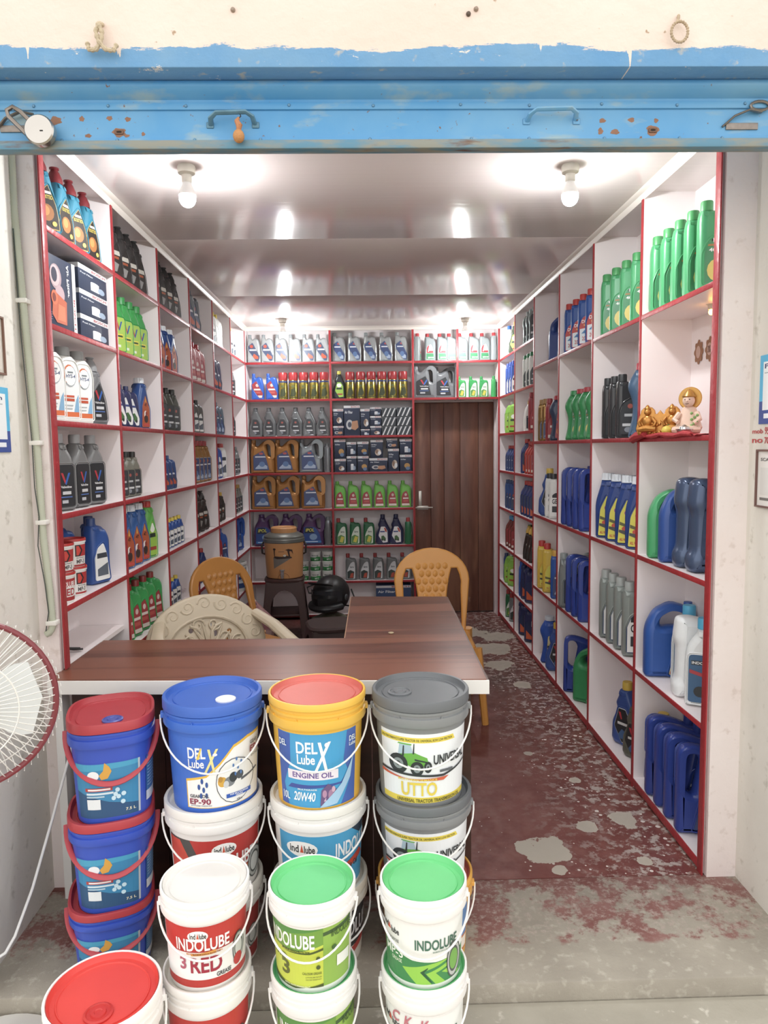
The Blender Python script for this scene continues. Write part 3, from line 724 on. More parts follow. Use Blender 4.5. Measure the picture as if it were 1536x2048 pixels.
pail('grease_pail', 'white pail with bright red dished lid at the bottom left corner', 'pail', (-.652, 1.612, -.058), .135, .345, '#f0eeea', '#e0362b', 'red', z0=.06, z1=.7, inlid=True, spout=(-.1, -.45, .033, '#c91d15'))
# white rim round the coloured lids of the front pails is their body rim
# ------------------------------------------------------------------ bottles, jugs, cans, boxes on the shelves
# outlines in units of the total height: outer, holes, thickness, neck (x, radius, z0), cap (radius, z0), label
ARCH = {
 'std': dict(o=[(-.2, 0, .04), (.2, 0, .04), (.205, .7, .1), (.12, .83, .05), (0, .85, .03), (-.03, .89, .01), (-.18, .89, .01), (-.2, .8, .05)], t=.21, neck=(-.105, .058, .86), cap=(.07, .885), lab=[(-.16, .06, .03), (.15, .06, .03), (.1, .45, .05), (.03, .62, .04), (-.1, .55, .04), (-.16, .4, .03)]),
 'slant': dict(o=[(-0.220, 0, .03), (0.253, 0, .03), (0.253, .55, .1), (0.187, .84, .07), (0.055, .88, .04), (-0.044, .82, .04), (-0.066, .9, .01), (-0.187, .9, .01), (-0.198, .78, .05), (-0.220, .3, .1)], t=.2, neck=(-0.127, .055, .88), cap=(.062, .9), lab=[(-0.165, .42, .03), (-0.187, .58, .03), (-0.022, .72, .03), (0.220, .24, .03), (0.187, .07, .03), (0.088, .07, .03)]),
 'aframe': dict(o=[(-.2, 0, .03), (.21, 0, .03), (.19, .35, .2), (.09, .74, .06), (.07, .8, .01), (-.1, .8, .01), (-.13, .68, .08), (-.2, .3, .2)], t=.24, neck=(-.015, .075, .78), cap=(.1, .79, 'spout'), lab=[(-.16, .08, .03), (.17, .08, .03), (.14, .36, .1), (.03, .62, .02), (-.1, .46, .06), (-.16, .22, .05)]),
 'curvy': dict(o=[(-.21, 0, .03), (.21, 0, .03), (.21, .5, .2), (.19, .82, .16), (.0, .82, .05), (-.05, .86, .02), (-.19, .86, .01), (-.21, .7, .05)], t=.22, neck=(-.125, .055, .84), cap=(.07, .85), lab=[(-.16, .05, .02), (.14, .05, .06), (.15, .5, .15), (.12, .72, .08), (-.02, .66, .1), (-.16, .35, .1)]),
 'hexy': dict(o=[(-0.180, 0, .04), (0.201, 0, .04), (0.244, .1, .03), (0.244, .5, .06), (0.106, .8, .05), (0.074, .88, .01), (-0.085, .88, .01), (-0.106, .78, .03), (-0.159, .66, .03), (-0.127, .56, .03), (-0.223, .36, .05), (-0.233, .08, .03)], t=.22, neck=(0.000, .065, .86), cap=(.075, .88), lab=[(-0.064, .6, .02), (0.064, .6, .02), (0.148, .46, .03), (0.159, .08, .03), (-0.000, .06, .02), (-0.148, .3, .03)]),
 'center': dict(o=[(-.19, 0, .03), (.19, 0, .03), (.19, .66, .14), (.08, .82, .05), (.065, .88, .01), (-.065, .88, .01), (-.08, .82, .05), (-.19, .66, .14)], t=.22, neck=(0, .062, .86), cap=(.075, .88), lab=[(-.15, .06, .03), (.15, .06, .03), (.15, .6, .05), (-.15, .6, .05)]),
 'jug': dict(o=[(-.36, 0, .05), (.36, 0, .05), (.37, .25, .1), (.35, .86, .1), (.22, .99, .08), (.04, .96, .05), (-.14, .80, .06), (-.2, .84, .02), (-.2, .91, .01), (-.33, .91, .01), (-.34, .78, .03), (-.36, .6, .05)], h=[[(.17, .52, .04), (.27, .5, .04), (.28, .85, .05), (.2, .91, .04), (.13, .86, .04)]], t=.3, neck=(-.265, .062, .89), cap=(.068, .905), lab=[(-.27, .09, .03), (.2, .09, .03), (.1, .5, .05), (.02, .68, .03), (-.27, .52, .03)]),
 'jugloop': dict(o=[(-.36, 0, .05), (.36, 0, .06), (.34, .35, .1), (.37, .8, .1), (.3, .98, .1), (.1, .98, .08), (-.02, .86, .06), (-.04, .93, .01), (-.2, .93, .01), (-.22, .82, .05), (-.34, .62, .1), (-.37, .3, .1)], h=[[(.14, .55, .05), (.26, .52, .06), (.3, .82, .08), (.22, .9, .06), (.1, .84, .05)]], t=.3, neck=(-.12, .075, .9), cap=(.085, .92), lab=[(-.3, .08, .05), (.28, .08, .05), (.22, .36, .06), (.08, .6, .1), (-.28, .6, .05)]),
 'slab': dict(o=[(-.29, 0, .05), (.29, 0, .05), (.29, .78, .06), (.25, .88, .03), (.16, .9, .02), (.05, .95, .08), (-.16, 1., .1), (-.28, .93, .12)], h=[[(-.21, .5, .03), (-.12, .42, .05), (-.05, .82, .05), (-.1, .9, .05), (-.21, .9, .05)]], t=.2, neck=(.2, .05, .86), cap=(.058, .88), lab=[(-.12, .06, .02), (.25, .06, .02), (.25, .6, .02), (.0, .6, .05)]),
 'waist': dict(o=[(-.2, 0, .06), (.23, 0, .05), (.25, .2, .1), (.22, .45, .1), (.22, .7, .1), (.12, .86, .05), (.09, .91, .01), (-.1, .91, .01), (-.13, .86, .04), (-.22, .7, .1), (-.13, .48, .14), (-.14, .26, .14)], t=.3, neck=(-.005, .085, .9), cap=(.1, .91), lab=[(-.06, .06, .03), (.2, .06, .03), (.2, .6, .03), (-.02, .6, .03)]),
 'grip': dict(o=[(-.24, 0, .07), (.3, 0, .05), (.3, .8, .1), (.15, .95, .08), (-.08, 1., .06), (-.21, .98, .06), (-.24, .72, .06), (-.205, .62, .06), (-.205, .24, .06), (-.25, .16, .06)], h=[[(-.06, .22, .03), (.05, .22, .04), (.08, .6, .06), (-.04, .63, .05)]], t=.3, neck=(.2, .05, .86), cap=(.055, .9), lab=[(.1, .06, .03), (.26, .06, .03), (.26, .7, .03), (.12, .7, .03)]),
 'round': dict(o=[(-.19, 0, .06), (.19, 0, .06), (.17, .45, .12), (.205, .64, .12), (.17, .82, .12), (.08, .89, .02), (-.08, .89, .02), (-.17, .82, .12), (-.205, .64, .12), (-.17, .45, .12)], t=.24, neck=(0, .075, .87), cap=(.095, .885), lab=[(-.14, .07, .02), (.14, .07, .02), (.14, .5, .04), (.15, .64, .06), (.1, .8, .06), (-.1, .8, .06), (-.15, .64, .06), (-.14, .5, .04)]),
 'ribcap': dict(o=[(-.17, 0, .04), (.17, 0, .04), (.18, .55, .12), (.1, .82, .06), (.085, .9, .01), (-.085, .9, .01), (-.1, .82, .06), (-.18, .55, .12)], t=.25, neck=(0, .082, .88), cap=(.1, .895, 'rib'), lab=[(-.11, .04, .02), (.13, .04, .02), (.14, .4, .05), (.02, .66, .02), (-.08, .45, .05)]),
 'pouch': dict(o=[(-.27, 0, .03), (.27, 0, .03), (.27, .7, .1), (.16, .9, .06), (-.16, .9, .06), (-.27, .7, .1)], t=.22, neck=(0, .06, .88), cap=(.07, .9), lab=[(-.22, .1, .02), (.22, .1, .02), (.22, .62, .03), (-.22, .62, .03)]),
 'topjug': dict(o=[(-.31, 0, .05), (.31, 0, .05), (.31, .56, .06), (.32, .85, .1), (.2, .96, .08), (.0, 1., .08), (-.2, .9, .1), (-.31, .66, .1)], h=[[(-.13, .68, .05), (.15, .70, .05), (.2, .84, .05), (.04, .9, .06), (-.12, .8, .05)]], t=.26, neck=(.24, .05, .84), cap=(.056, .87), lab=[(-.02, .05, .03), (.27, .05, .03), (.27, .46, .04), (.08, .46, .06)]),
 'wide': dict(o=[(-.27, 0, .05), (.27, 0, .05), (.28, .5, .1), (.2, .8, .08), (.14, .85, .03), (.13, .88, .01), (-.13, .88, .01), (-.14, .85, .03), (-.22, .76, .1), (-.3, .3, .1)], t=.34, neck=(0, .12, .86), cap=(.15, .87), lab=[(-.12, .1, .02), (.18, .1, .02), (.18, .5, .02), (-.12, .5, .02)]),
}
LART = {
 'valv': [('r', 0, 0, 1, 1, '#26272b'), ('p', [(.25, .82), (.38, .82), (.55, .58), (.47, .55)], '#c02a38'), ('p', [(.8, .82), (.68, .82), (.47, .55), (.55, .52)], '#2d62b8'), ('t', 'Valvoline', .22, .44, .84, .5, '#e9e9ea'), ('r', .3, .28, .8, .36, '#c9cacc'), ('r', .2, .2, .85, .23, '#4a6db0'), ('r', .25, .06, .6, .14, '#b8bac0')],
 'valvg': [('r', 0, 0, 1, 1, '#9fc43a'), ('p', [(.25, .9), (.38, .9), (.55, .66), (.47, .63)], '#c02a38'), ('p', [(.8, .9), (.68, .9), (.47, .63), (.55, .6)], '#2450a8'), ('r', .15, .36, .85, .5, '#e6d51f'), ('r', .2, .4, .8, .46, '#2a4a2a'), ('r', .3, .08, .6, .16, '#dfe6d2')],
 'gold': [('r', 0, 0, 1, 1, '#2b211c'), ('r', .35, .8, .75, .86, '#e8e4da'), ('t', 'BOOSTTECH', .28, .68, .8, .77, '#d7c24a'), ('e', .5, .36, .3, .2, '#a5672c'), ('e', .45, .4, .16, .12, '#c98b45'), ('e', .8, .12, .1, .06, '#d8b74a')],
 'hys': [('r', 0, 0, 1, 1, '#eef0f0'), ('r', .05, 0, .95, .09, '#d9662a'), ('p', [(.65, .09), (.95, .09), (.95, .42), (.8, .32)], '#7fb0d4'), ('r', .1, .36, .7, .40, '#d0512a'), ('r', .1, .29, .7, .34, '#c44d28'), ('r', .1, .2, .6, .22, '#a9b0b4'), ('r', .1, .14, .55, .16, '#a9b0b4'), ('e', .5, .76, .36, .2, '#9aa4ac'), ('e', .46, .78, .34, .19, '#d8703a'), ('e', .5, .76, .33, .185, '#f0f1f0'), ('t', 'HYS-4', .24, .72, .78, .79, '#3a4a78', .02), ('r', .34, .81, .66, .84, '#7a8288')],
 'blackorange': [('r', 0, 0, 1, 1, '#2b2523'), ('r', .2, .62, .8, .76, '#c8c2b8'), ('r', .2, .5, .7, .58, '#a8522c'), ('p', [(.2, .1), (.5, .1), (.7, .35), (.3, .4)], '#8d8a88')],
 'tractor': [('r', 0, 0, 1, 1, '#e7e6e4'), ('p', [(.6, .95), (.9, .95), (.95, .65), (.75, .7)], '#c24a3c'), ('r', .15, .66, .7, .74, '#3a4a8a'), ('p', [(.25, .12), (.3, .42), (.55, .45), (.8, .28), (.8, .12)], '#3f6b34'), ('e', .35, .16, .1, .08, '#23262a'), ('e', .7, .14, .08, .06, '#23262a')],
 'bike': [('r', 0, 0, 1, 1, '#b4522a'), ('p', [(.5, 1), (.42, .8), (.6, .8)], '#d8a93a'), ('t', '4T', .36, .66, .68, .76, '#1d1a1a'), ('e', .45, .4, .22, .12, '#e8e2dc'), ('e', .5, .25, .26, .13, '#3a2a28'), ('e', .55, .42, .12, .08, '#8f2d22'), ('r', .1, .02, .9, .09, '#c8433c')],
 'racing': [('r', 0, 0, 1, 1, '#d8cf2a'), ('e', .45, .7, .09, .05, '#b8508c'), ('r', .6, .66, .95, .74, '#b03a3c'), ('r', .55, .52, 1, .6, '#33302e'), ('p', [(0, .5), (1, .36), (1, .3), (0, .42)], '#5c5a2e'), ('e', .45, .32, .24, .06, '#c8452c'), ('p', [(0, .24), (1, .1), (1, .25), (0, .3)], '#4a4844'), ('t', 'ALL WEATHER', .08, .03, .92, .1, '#c8343a')],
 'diesel': [('r', 0, 0, 1, 1, '#c22f24'), ('p', [(0, 0), (0, .5), (1, .58), (1, 0)], '#dfe6ea'), ('t', 'DIESEL', .12, .7, .9, .82, '#f3ece8'), ('r', .25, .6, .85, .66, '#e6a03a'), ('p', [(.1, .34), (.3, .46), (.5, .4), (.8, .46), (.9, .36)], '#3b7ab4'), ('t', '20W40', .15, .1, .85, .24, '#c4564c')],
 'mak': [('r', 0, 0, 1, 1, '#3c8a5a'), ('t', 'MAK', .1, .84, .9, .97, '#f2f2ee'), ('r', .1, .76, .9, .8, '#a8742e'), ('t', '40 W', .15, .64, .8, .72, '#eef0ea'), ('e', .5, .26, .42, .24, '#d9c35c'), ('e', .6, .36, .2, .12, '#3f7f45')],
 'makd': [('r', 0, 0, 1, 1, '#a4303a'), ('t', 'MAK', .15, .84, .92, .97, '#f2f2ee'), ('t', 'Diesel', .12, .74, .9, .82, '#d99a4a'), ('r', .1, .62, .95, .72, '#2a4a96'), ('t', '15W', .2, .64, .85, .71, '#eef0ea'), ('e', .5, .26, .42, .22, '#e0a43c'), ('e', .45, .3, .2, .12, '#c8742c')],
 'servo': [('r', 0, 0, 1, 1, '#d5d8da'), ('t', 'Servo', .35, .62, .85, .74, '#3a4246'), ('p', [(0, 0), (0, .4), (.4, .5), (.9, .4), (.8, 0)], '#31403c'), ('p', [(.3, .05), (.45, .3), (.8, .34), (.75, .05)], '#b8472e')],
 'servog': [('r', 0, 0, 1, 1, '#d2dccb'), ('t', 'Servo', .35, .62, .85, .74, '#2f4a3a'), ('p', [(0, 0), (0, .4), (.4, .5), (.9, .4), (.8, 0)], '#4f8a3a'), ('p', [(.2, .1), (.45, .42), (.85, .36), (.6, .05)], '#cbbf2e')],
 'redlime': [('r', 0, 0, 1, 1, '#a8323a'), ('r', 0, 0, 1, .14, '#d9cfc4'), ('e', .5, .75, .16, .1, '#d8c0b8'), ('r', .15, .45, .85, .55, '#e4d3cc'), ('r', .2, .25, .8, .38, '#c4534c')],
 'synth': [('r', 0, 0, 1, 1, '#3a4a78'), ('e', .5, .86, .14, .06, '#b04a4a'), ('r', .1, .66, .9, .72, '#d7dbe2'), ('p', [(.1, .1), (.5, .4), (.9, .2), (.9, .05), (.1, .05)], '#9fb0c8'), ('e', .55, .3, .2, .14, '#5878a8')],
 'castrol': [('r', 0, 0, 1, 1, '#d7dad9'), ('p', [(0, 0), (0, .4), (1, .4), (1, 0)], '#2f8a55'), ('p', [(.05, .95), (.4, .95), (.2, .5), (.9, .5), (.9, .42), (.05, .42)], '#b5303a'), ('r', .35, .44, .95, .56, '#b5303a'), ('e', .62, .74, .2, .1, '#e9eceb'), ('t', '20W40', .2, .06, .95, .16, '#dfe6e2')],
 'ipol': [('r', 0, 0, 1, 1, '#24488f'), ('p', [(.05, .62), (.6, .62), (.5, 1), (.1, 1)], '#1c2440'), ('t', 'IPOL', .12, .72, .6, .92, '#d9d23a', .03), ('e', .55, .38, .22, .2, '#7fa0c8'), ('r', 0, 0, 1, .14, '#2f7cc2'), ('r', .1, .05, .8, .1, '#cfe0ee')],
 'eldo': [('r', 0, 0, 1, 1, '#3b4666'), ('e', .3, .8, .16, .09, '#b8462f'), ('r', .1, .56, .8, .64, '#d9dbe0'), ('p', [(.3, .1), (.9, .1), (.9, .22), (.5, .4)], '#c2502c')],
 'dark': [('r', 0, 0, 1, 1, '#3a3c40'), ('e', .5, .8, .14, .07, '#a8564c'), ('r', .2, .5, .8, .58, '#b8babc'), ('r', .1, .22, .9, .3, '#cfd0d2'), ('e', .4, .12, .2, .08, '#8a8f98')],
 'white': [('r', 0, 0, 1, 1, '#e6e7e4'), ('r', .1, .6, .9, .74, '#3a3f48'), ('p', [(.1, .1), (.9, .1), (.9, .45), (.1, .3)], '#5a6470')],
 'hatched': [('r', 0, 0, 1, 1, '#1f2a3a'), ('r', .08, .9, .9, .97, '#c9ccd0'), ('e', .5, .5, .36, .3, '#27384e'), ('p', [(.15, .3), (.5, .7), (.85, .3), (.5, .45)], '#8d9aa6')],
 'wblk': [('r', 0, 0, 1, 1, '#e9e9e6'), ('r', .15, .75, .9, .95, '#22262a'), ('p', [(.6, .95), (.9, .95), (.9, .8)], '#b83438'), ('t', 'GEAR', .15, .5, .95, .7, '#23262a'), ('r', .15, .15, .9, .4, '#30343a')],
 'navyor': [('r', 0, 0, 1, 1, '#28345c'), ('r', .35, .6, .7, .85, '#c8c4c4'), ('p', [(0, 0), (.6, 0), (0, .4)], '#cf5a2a')],
 'limep': [('r', 0, 0, 1, 1, '#94c22c'), ('e', .5, .8, .3, .14, '#e9efe2'), ('r', .15, .52, .85, .64, '#26332a'), ('r', .1, .14, .9, .24, '#a8392a')],
 'blueyel': [('r', 0, 0, 1, 1, '#d9c978'), ('r', 0, .52, 1, .62, '#2a2826'), ('r', .4, .53, .9, .6, '#e6e0d2'), ('r', .1, .7, .9, .9, '#dccf9c'), ('r', 0, 0, 1, .1, '#c2402e')],
 'trac2': [('r', 0, 0, 1, 1, '#2f5d86'), ('r', .05, .8, .95, .9, '#26303c'), ('t', 'INDOLUBE', .08, .82, .9, .88, '#eceff0'), ('p', [(0, .62), (1, .48), (1, .56), (0, .7)], '#b02f3a'), ('e', .4, .22, .24, .12, '#23282d'), ('e', .75, .18, .18, .1, '#23282d')],
 'boltm': [('r', 0, 0, 1, 1, '#26282c'), ('p', [(.25, .9), (.4, .9), (.5, .7), (.42, .68)], '#c02a38'), ('r', .2, .52, .85, .6, '#d6d6d4'), ('p', [(.1, .1), (.5, .4), (.9, .3), (.9, .1)], '#3a5f8c')],
}
ARCHM = {}
def arch_parts(a, labk):
    if a not in ARCHM:
        d = ARCH[a]
        body = MB().plate(fillet(d['o']), d['t'], d['t']*.34, [fillet(h) for h in d.get('h', [])])
        rl = fillet(d['lab'], 3)
        if area2(rl) < 0: rl.reverse()
        rl = inset(rl, -.022)
        for s in (-1, 1): body.tube([(x, s*d['t']*.495, z) for x, z in rl], .007, 6, closed=True)
        nx, nr, nz = d['neck']
        T = Matrix.Translation((nx, 0, 0))
        body.lathe([(nr, nz-.06), (nr, nz+.04)], 16, None, T)
        cr, cz = d['cap'][:2]; sty = d['cap'][2] if len(d['cap']) > 2 else ''
        c = MB()
        if sty == 'spout': c.lathe([(cr, cz), (cr*.98, cz+.06), (cr*.62, cz+.15), (cr*.5, cz+.16), (cr*.42, cz+.185), (cr*.6, cz+.19), (cr*.6, cz+.208), (0, cz+.21)], 24, None, T, rip=(12, .004, cz+.01, cz+.12))
        elif sty == 'rib': c.lathe([(cr, cz), (cr, cz+.012), (cr*.96, cz+.014), (cr*.96, .985), (cr*.9, 1.), (0, 1.)], 28, None, T, rip=(14, .012, cz+.013, .99))
        else: c.lathe([(cr, cz), (cr, .985), (cr*.9, 1.), (0, 1.)], 24, None, T, rip=(12, .004, cz+.01, .99))
        lo = fillet(d['lab'], 3)
        lb = MB().plate(lo, d['t']+.006, .001, steps=1)
        ARCHM[a] = (body.mesh('body'), c.mesh('cap'), lb.mesh('label'))
    k = (a, labk)
    if k not in ARCHM:
        d = ARCH[a]; lo = d['lab']
        x0, x1 = min(p[0] for p in lo)+.012, max(p[0] for p in lo)-.012; y0, y1 = min(p[1] for p in lo)+.012, max(p[1] for p in lo)-.012
        poly = fillet(d['lab'], 3)
        if area2(poly) < 0: poly.reverse()
        # clip every print shape to the label outline (convex enough: use its hull)
        hull = inset(poly, .006)
        mb = MB()
        for s in (1,):
            def mp(u, v, off): return (s*(x0+(x1-x0)*u) if s < 0 else x0+(x1-x0)*u, -s*(d['t']/2+.003+off), y0+(y1-y0)*v)
            items = LART[labk]
            for i, it in enumerate(items):
                col = it[-1]; sh = 0
                if it[0] == 't' and not isinstance(col, str): sh = it[-1]; col = it[-2]
                if it[0] == 'r': vs = [(it[1], it[2]), (it[3], it[2]), (it[3], it[4]), (it[1], it[4])]; fs = [(0, 1, 2, 3)]
                elif it[0] == 'p': vs = it[1]; fs = [tuple(range(len(vs)))]
                elif it[0] == 'e': vs = ell(*it[1:5], n=14); fs = [tuple(range(len(vs)))]
                else:
                    tv, fs = text_mesh(it[1]); vs = [(it[2]+(it[4]-it[2])*p+sh*q, it[3]+(it[5]-it[3])*q) for p, q in tv]
                b = bmesh.new(); bv = [b.verts.new((x0+(x1-x0)*p, y0+(y1-y0)*q, 0)) for p, q in vs]
                for f in fs:
                    try: b.faces.new([bv[j] for j in f])
                    except ValueError: pass
                n = len(hull)
                hx = convex(hull); n = len(hx)
                for j in range(n):
                    p, q = hx[j], hx[(j+1) % n]
                    e = Vector((q[0]-p[0], q[1]-p[1], 0))
                    if e.length < 1e-5 or not b.verts: continue
                    bmesh.ops.bisect_plane(b, geom=b.verts[:]+b.edges[:]+b.faces[:], plane_co=(p[0], p[1], 0), plane_no=(e.y, -e.x, 0), clear_outer=True)
                if b.faces:
                    b.verts.index_update()
                    o = .003+.00006/.25*(i+1)*4
                    vv = [((v.co.x if s > 0 else -v.co.x+(x0+x1) if False else (v.co.x if s > 0 else v.co.x)), -s*(d['t']/2+o), v.co.y) for v in b.verts]
                    if s < 0 and it[0] == 't': vv = [(x0+x1-p[0], p[1], p[2]) for p in vv]
                    ff = [[v.index for v in f.verts] for f in b.faces]
                    mb.add(vv, ff, mat(col, .4, var=.03))
                b.free()
        ARCHM[k] = mb.mesh('print', smooth=False)
    return ARCHM[a]+(ARCHM[k],)
def convex(p):
    p = sorted(set((round(a, 5), round(b, 5)) for a, b in p))
    def half(q):
        o = []
        for c in q:
            while len(o) > 1 and (o[-1][0]-o[-2][0])*(c[1]-o[-2][1])-(o[-1][1]-o[-2][1])*(c[0]-o[-2][0]) <= 0: o.pop()
            o.append(c)
        return o
    a, b = half(p), half(reversed(p))
    return a[:-1]+b[:-1]
# kind: archetype, height, body, cap, label colour, print, object name, category, description, metal
K = {}
def kind(key, arch, h, body, cap, lab, art, desc, name='oil_bottle', cat='bottle', rough=.34, metal=0.):
    K[key] = (arch, h, body, cap, lab, art, desc, name, cat, rough, metal)
J = dict(name='oil_jug', cat='jug')
kind('teal', 'aframe', .285, '#1d7f9c', '#7c1c24', '#caa44a', 'gold', 'teal bottle with dark red cap')
kind('black', 'aframe', .27, '#332f2f', '#2a2727', '#2b2523', 'blackorange', 'black tapered bottle', rough=.3)
kind('greenv', 'center', .275, '#1f9a3e', '#1f8f3c', '#9fc43a', 'valvg', 'green bottle with V logo')
kind('hys', 'round', .285, '#e6e5e0', '#8f9090', '#eef0f0', 'hys', 'white bottle with grey cap')
kind('valvgrey', 'aframe', .28, '#77777a', '#8b8b8e', '#26272b', 'valv', 'grey bottle with V logo', rough=.3)
kind('valvgrey2', 'center', .285, '#7a7a7b', '#97979a', '#26272b', 'valv', 'grey bottle with black V label', rough=.3)
kind('navytr', 'slant', .2, '#2a2f5c', '#2a2f5c', '#e7e6e4', 'tractor', 'small navy tractor oil bottle')
kind('blueR', 'ribcap', .255, '#234a8c', '#e4e8ee', '#b4522a', 'bike', 'blue bottle with white ribbed cap', rough=.3)
kind('blueB', 'ribcap', .29, '#2a5ea2', '#e2e6ec', '#b4522a', 'bike', 'blue bottle with orange motorbike label')
kind('limeB', 'ribcap', .29, '#58b43c', '#c23a34', '#7da838', 'limep', 'bright green bottle with red ribbed cap')
kind('greyblk', 'center', .215, '#7c7a6e', '#262422', '#2b2a28', 'dark', 'olive grey bottle with black cap')
kind('greenred', 'std', .258, '#1fa04a', '#8f2421', '#6a4a34', 'redlime', 'green bottle with red cap')
kind('bluelab', 'std', .275, '#24509a', '#23437e', '#e4e6e6', 'white', 'blue bottle with white label')
kind('olive', 'center', .245, '#43453c', '#23231f', '#3a3c40', 'dark', 'dark olive bottle with black cap')
kind('navyS', 'slant', .19, '#274a86', '#274a86', '#3a4666', 'eldo', 'small dark blue bottle')
kind('navyT', 'std', .25, '#274a86', '#2c4470', '#3a4666', 'eldo', 'tall dark blue bottle')
kind('redcapB', 'center', .22, '#223a78', '#b0302a', '#28345c', 'synth', 'navy bottle with red cap')
kind('yelcap', 'center', .165, '#234f9c', '#d8bc1e', '#d8cf8a', 'white', 'small blue bottle with yellow cap')
kind('greydk', 'slant', .27, '#5e646a', '#6d7378', '#3b4666', 'eldo', 'dark silver bottle', rough=.28, metal=.3)
kind('red', 'std', .27, '#b01f2e', '#a81c2a', '#8f1a26', 'redlime', 'red bottle')
kind('greyW', 'std', .225, '#4c4a46', '#211f1e', '#b8b8b2', 'white', 'dark grey bottle with pale label')
kind('goldred', 'center', .28, '#9a6a24', '#a8262a', '#c8bfae', 'synth', 'gold bottle with red cap', metal=.3)
kind('brown', 'aframe', .27, '#3a2c28', '#2a201e', '#2b2523', 'blackorange', 'dark brown bottle')
kind('whiteY', 'std', .26, '#dedfda', '#d8bf1c', '#e6e7e4', 'white', 'white bottle with yellow cap')
kind('navy', 'slant', .265, '#262c52', '#262c52', '#28345c', 'eldo', 'dark navy bottle')
kind('slate', 'slant', .25, '#5f7080', '#6b7c8c', '#3b4666', 'synth', 'slate grey bottle', metal=.3)
kind('blueW', 'std', .27, '#2a52a8', '#2447a0', '#e4e6e6', 'white', 'blue bottle with pale label')
kind('whiteR', 'round', .265, '#e0dfda', '#b3302c', '#e6e7e4', 'white', 'white bottle with red cap')
kind('darkY', 'center', .22, '#2c2624', '#d3a91e', '#3a2c28', 'blackorange', 'dark bottle with yellow cap')
kind('blue', 'std', .28, '#1f5cb8', '#1f5cb8', '#1f4a9a', 'synth', 'plain blue bottle')
kind('blueJ', 'jug', .29, '#1f55ac', '#1d4c9c', '#27457c', 'synth', 'blue handled jug', **J)
kind('silver', 'center', .24, '#8d9698', '#7d8688', '#9aa0a2', 'dark', 'silver bottle', rough=.28, metal=.4)
kind('silverY', 'center', .24, '#8b8f86', '#b08a34', '#9aa0a2', 'dark', 'silver bottle with gold cap', rough=.28, metal=.4)
kind('darkR', 'center', .22, '#2f3032', '#8f2a2a', '#3a3c40', 'dark', 'black bottle with red cap')
# back wall
kind('silvsl', 'slant', .25, '#a9aeb0', '#8a8f92', '#4c5470', 'eldo', 'silver bottle with slanted orange label', rough=.27, metal=.35)
kind('silvst', 'slant', .26, '#a3a6a6', '#8f9494', '#5f7488', 'synth', 'silver bottle with photo label', rough=.27, metal=.35)
kind('castrol', 'std', .245, '#8f989a', '#b02c34', '#d7dad9', 'castrol', 'silver red-capped bottle', rough=.3)
kind('blueS', 'slant', .235, '#1f5cc0', '#1f5cc0', '#a84a4c', 'redlime', 'bright blue bottle with red label')
kind('blkgr', 'hexy', .25, '#20262a', '#c9bf2a', '#6fb43a', 'limep', 'black bottle with yellow cap')
kind('valvjug', 'jug', .285, '#75777a', '#7d7f82', '#26272b', 'valv', 'large grey jug with V logo', rough=.3, **J)
kind('greenS', 'curvy', .19, '#1f9c48', '#1c8f42', '#e6ece6', 'servog', 'short green bottle with white label')
kind('dkhex', 'hexy', .26, '#6f7274', '#63676a', '#4a4d52', 'dark', 'dark grey angular bottle', rough=.28, metal=.3)
kind('goldjug', 'jug', .3, '#a8702a', '#b07a34', '#3a4a78', 'synth', 'golden handled jug', rough=.28, metal=.35, **J)
kind('greyjug', 'jug', .3, '#80868a', '#7b8084', '#3a4a78', 'synth', 'grey handled jug', rough=.28, metal=.35, **J)
kind('limeg', 'std', .245, '#6cc23c', '#6cc23c', '#a8323a', 'redlime', 'lime green bottle with red label')
kind('purple', 'jugloop', .29, '#553062', '#553062', '#24488f', 'ipol', 'purple handled jug with IPOL label', **J)
kind('silvside', 'std', .26, '#7e8286', '#7e8286', '#9a9ea2', 'dark', 'silver bottle turned sideways', rough=.27, metal=.4)
kind('servog', 'curvy', .245, '#14683c', '#a82c2c', '#d2dccb', 'servog', 'dark green bottle with red cap')
kind('navytr2', 'hexy', .275, '#252850', '#252850', '#e7e6e4', 'tractor', 'navy bottle with tractor label')
kind('servo', 'curvy', .245, '#75797a', '#a02a2a', '#d5d8da', 'servo', 'grey bottle with red cap')
# right wall
kind('bigreen', 'slab', .305, '#2f9a5c', '#2b8f50', '#28407a', 'wblk', 'large sea green bottle', **J)
kind('bigreen1', 'std', .315, '#349f60', '#3a9a52', '#2f9a5c', 'mak', 'tall sea green bottle')
kind('dieselB', 'std', .30, '#21509c', '#c0332c', '#c22f24', 'diesel', 'blue bottle with red cap and diesel label')
kind('topblue', 'topjug', .3, '#1f3f86', '#1f3f86', '#b8bcc4', 'white', 'big blue jug with top handle', **J)
kind('mak', 'waist', .3, '#1f8a48', '#b02c38', '#3c8a5a', 'mak', 'green waisted bottle with red cap')
kind('mak0', 'waist', .3, '#25924e', '#25924e', '#3c8a5a', 'mak', 'green waisted bottle with green cap')
kind('makd', 'waist', .345, '#3c5c7c', '#b02238', '#a4303a', 'makd', 'steel blue waisted bottle with red cap')
kind('makn', 'waist', .295, '#2c3a56', '#b02238', '#a4303a', 'makd', 'dark blue waisted bottle with red cap')
kind('blackB', 'std', .31, '#2f2f32', '#252528', '#2c2c2f', 'dark', 'plain black bottle', rough=.22)
kind('goldB', 'std', .29, '#a07838', '#a07838', '#8a6630', 'synth', 'gold bottle', rough=.24, metal=.5)
kind('redB', 'std', .285, '#9a2630', '#9a2630', '#8a2028', 'redlime', 'dark red bottle')
kind('racing', 'ribcap', .34, '#1d3f86', '#dfe6ee', '#d8cf2a', 'racing', 'blue bottle with yellow racing label')
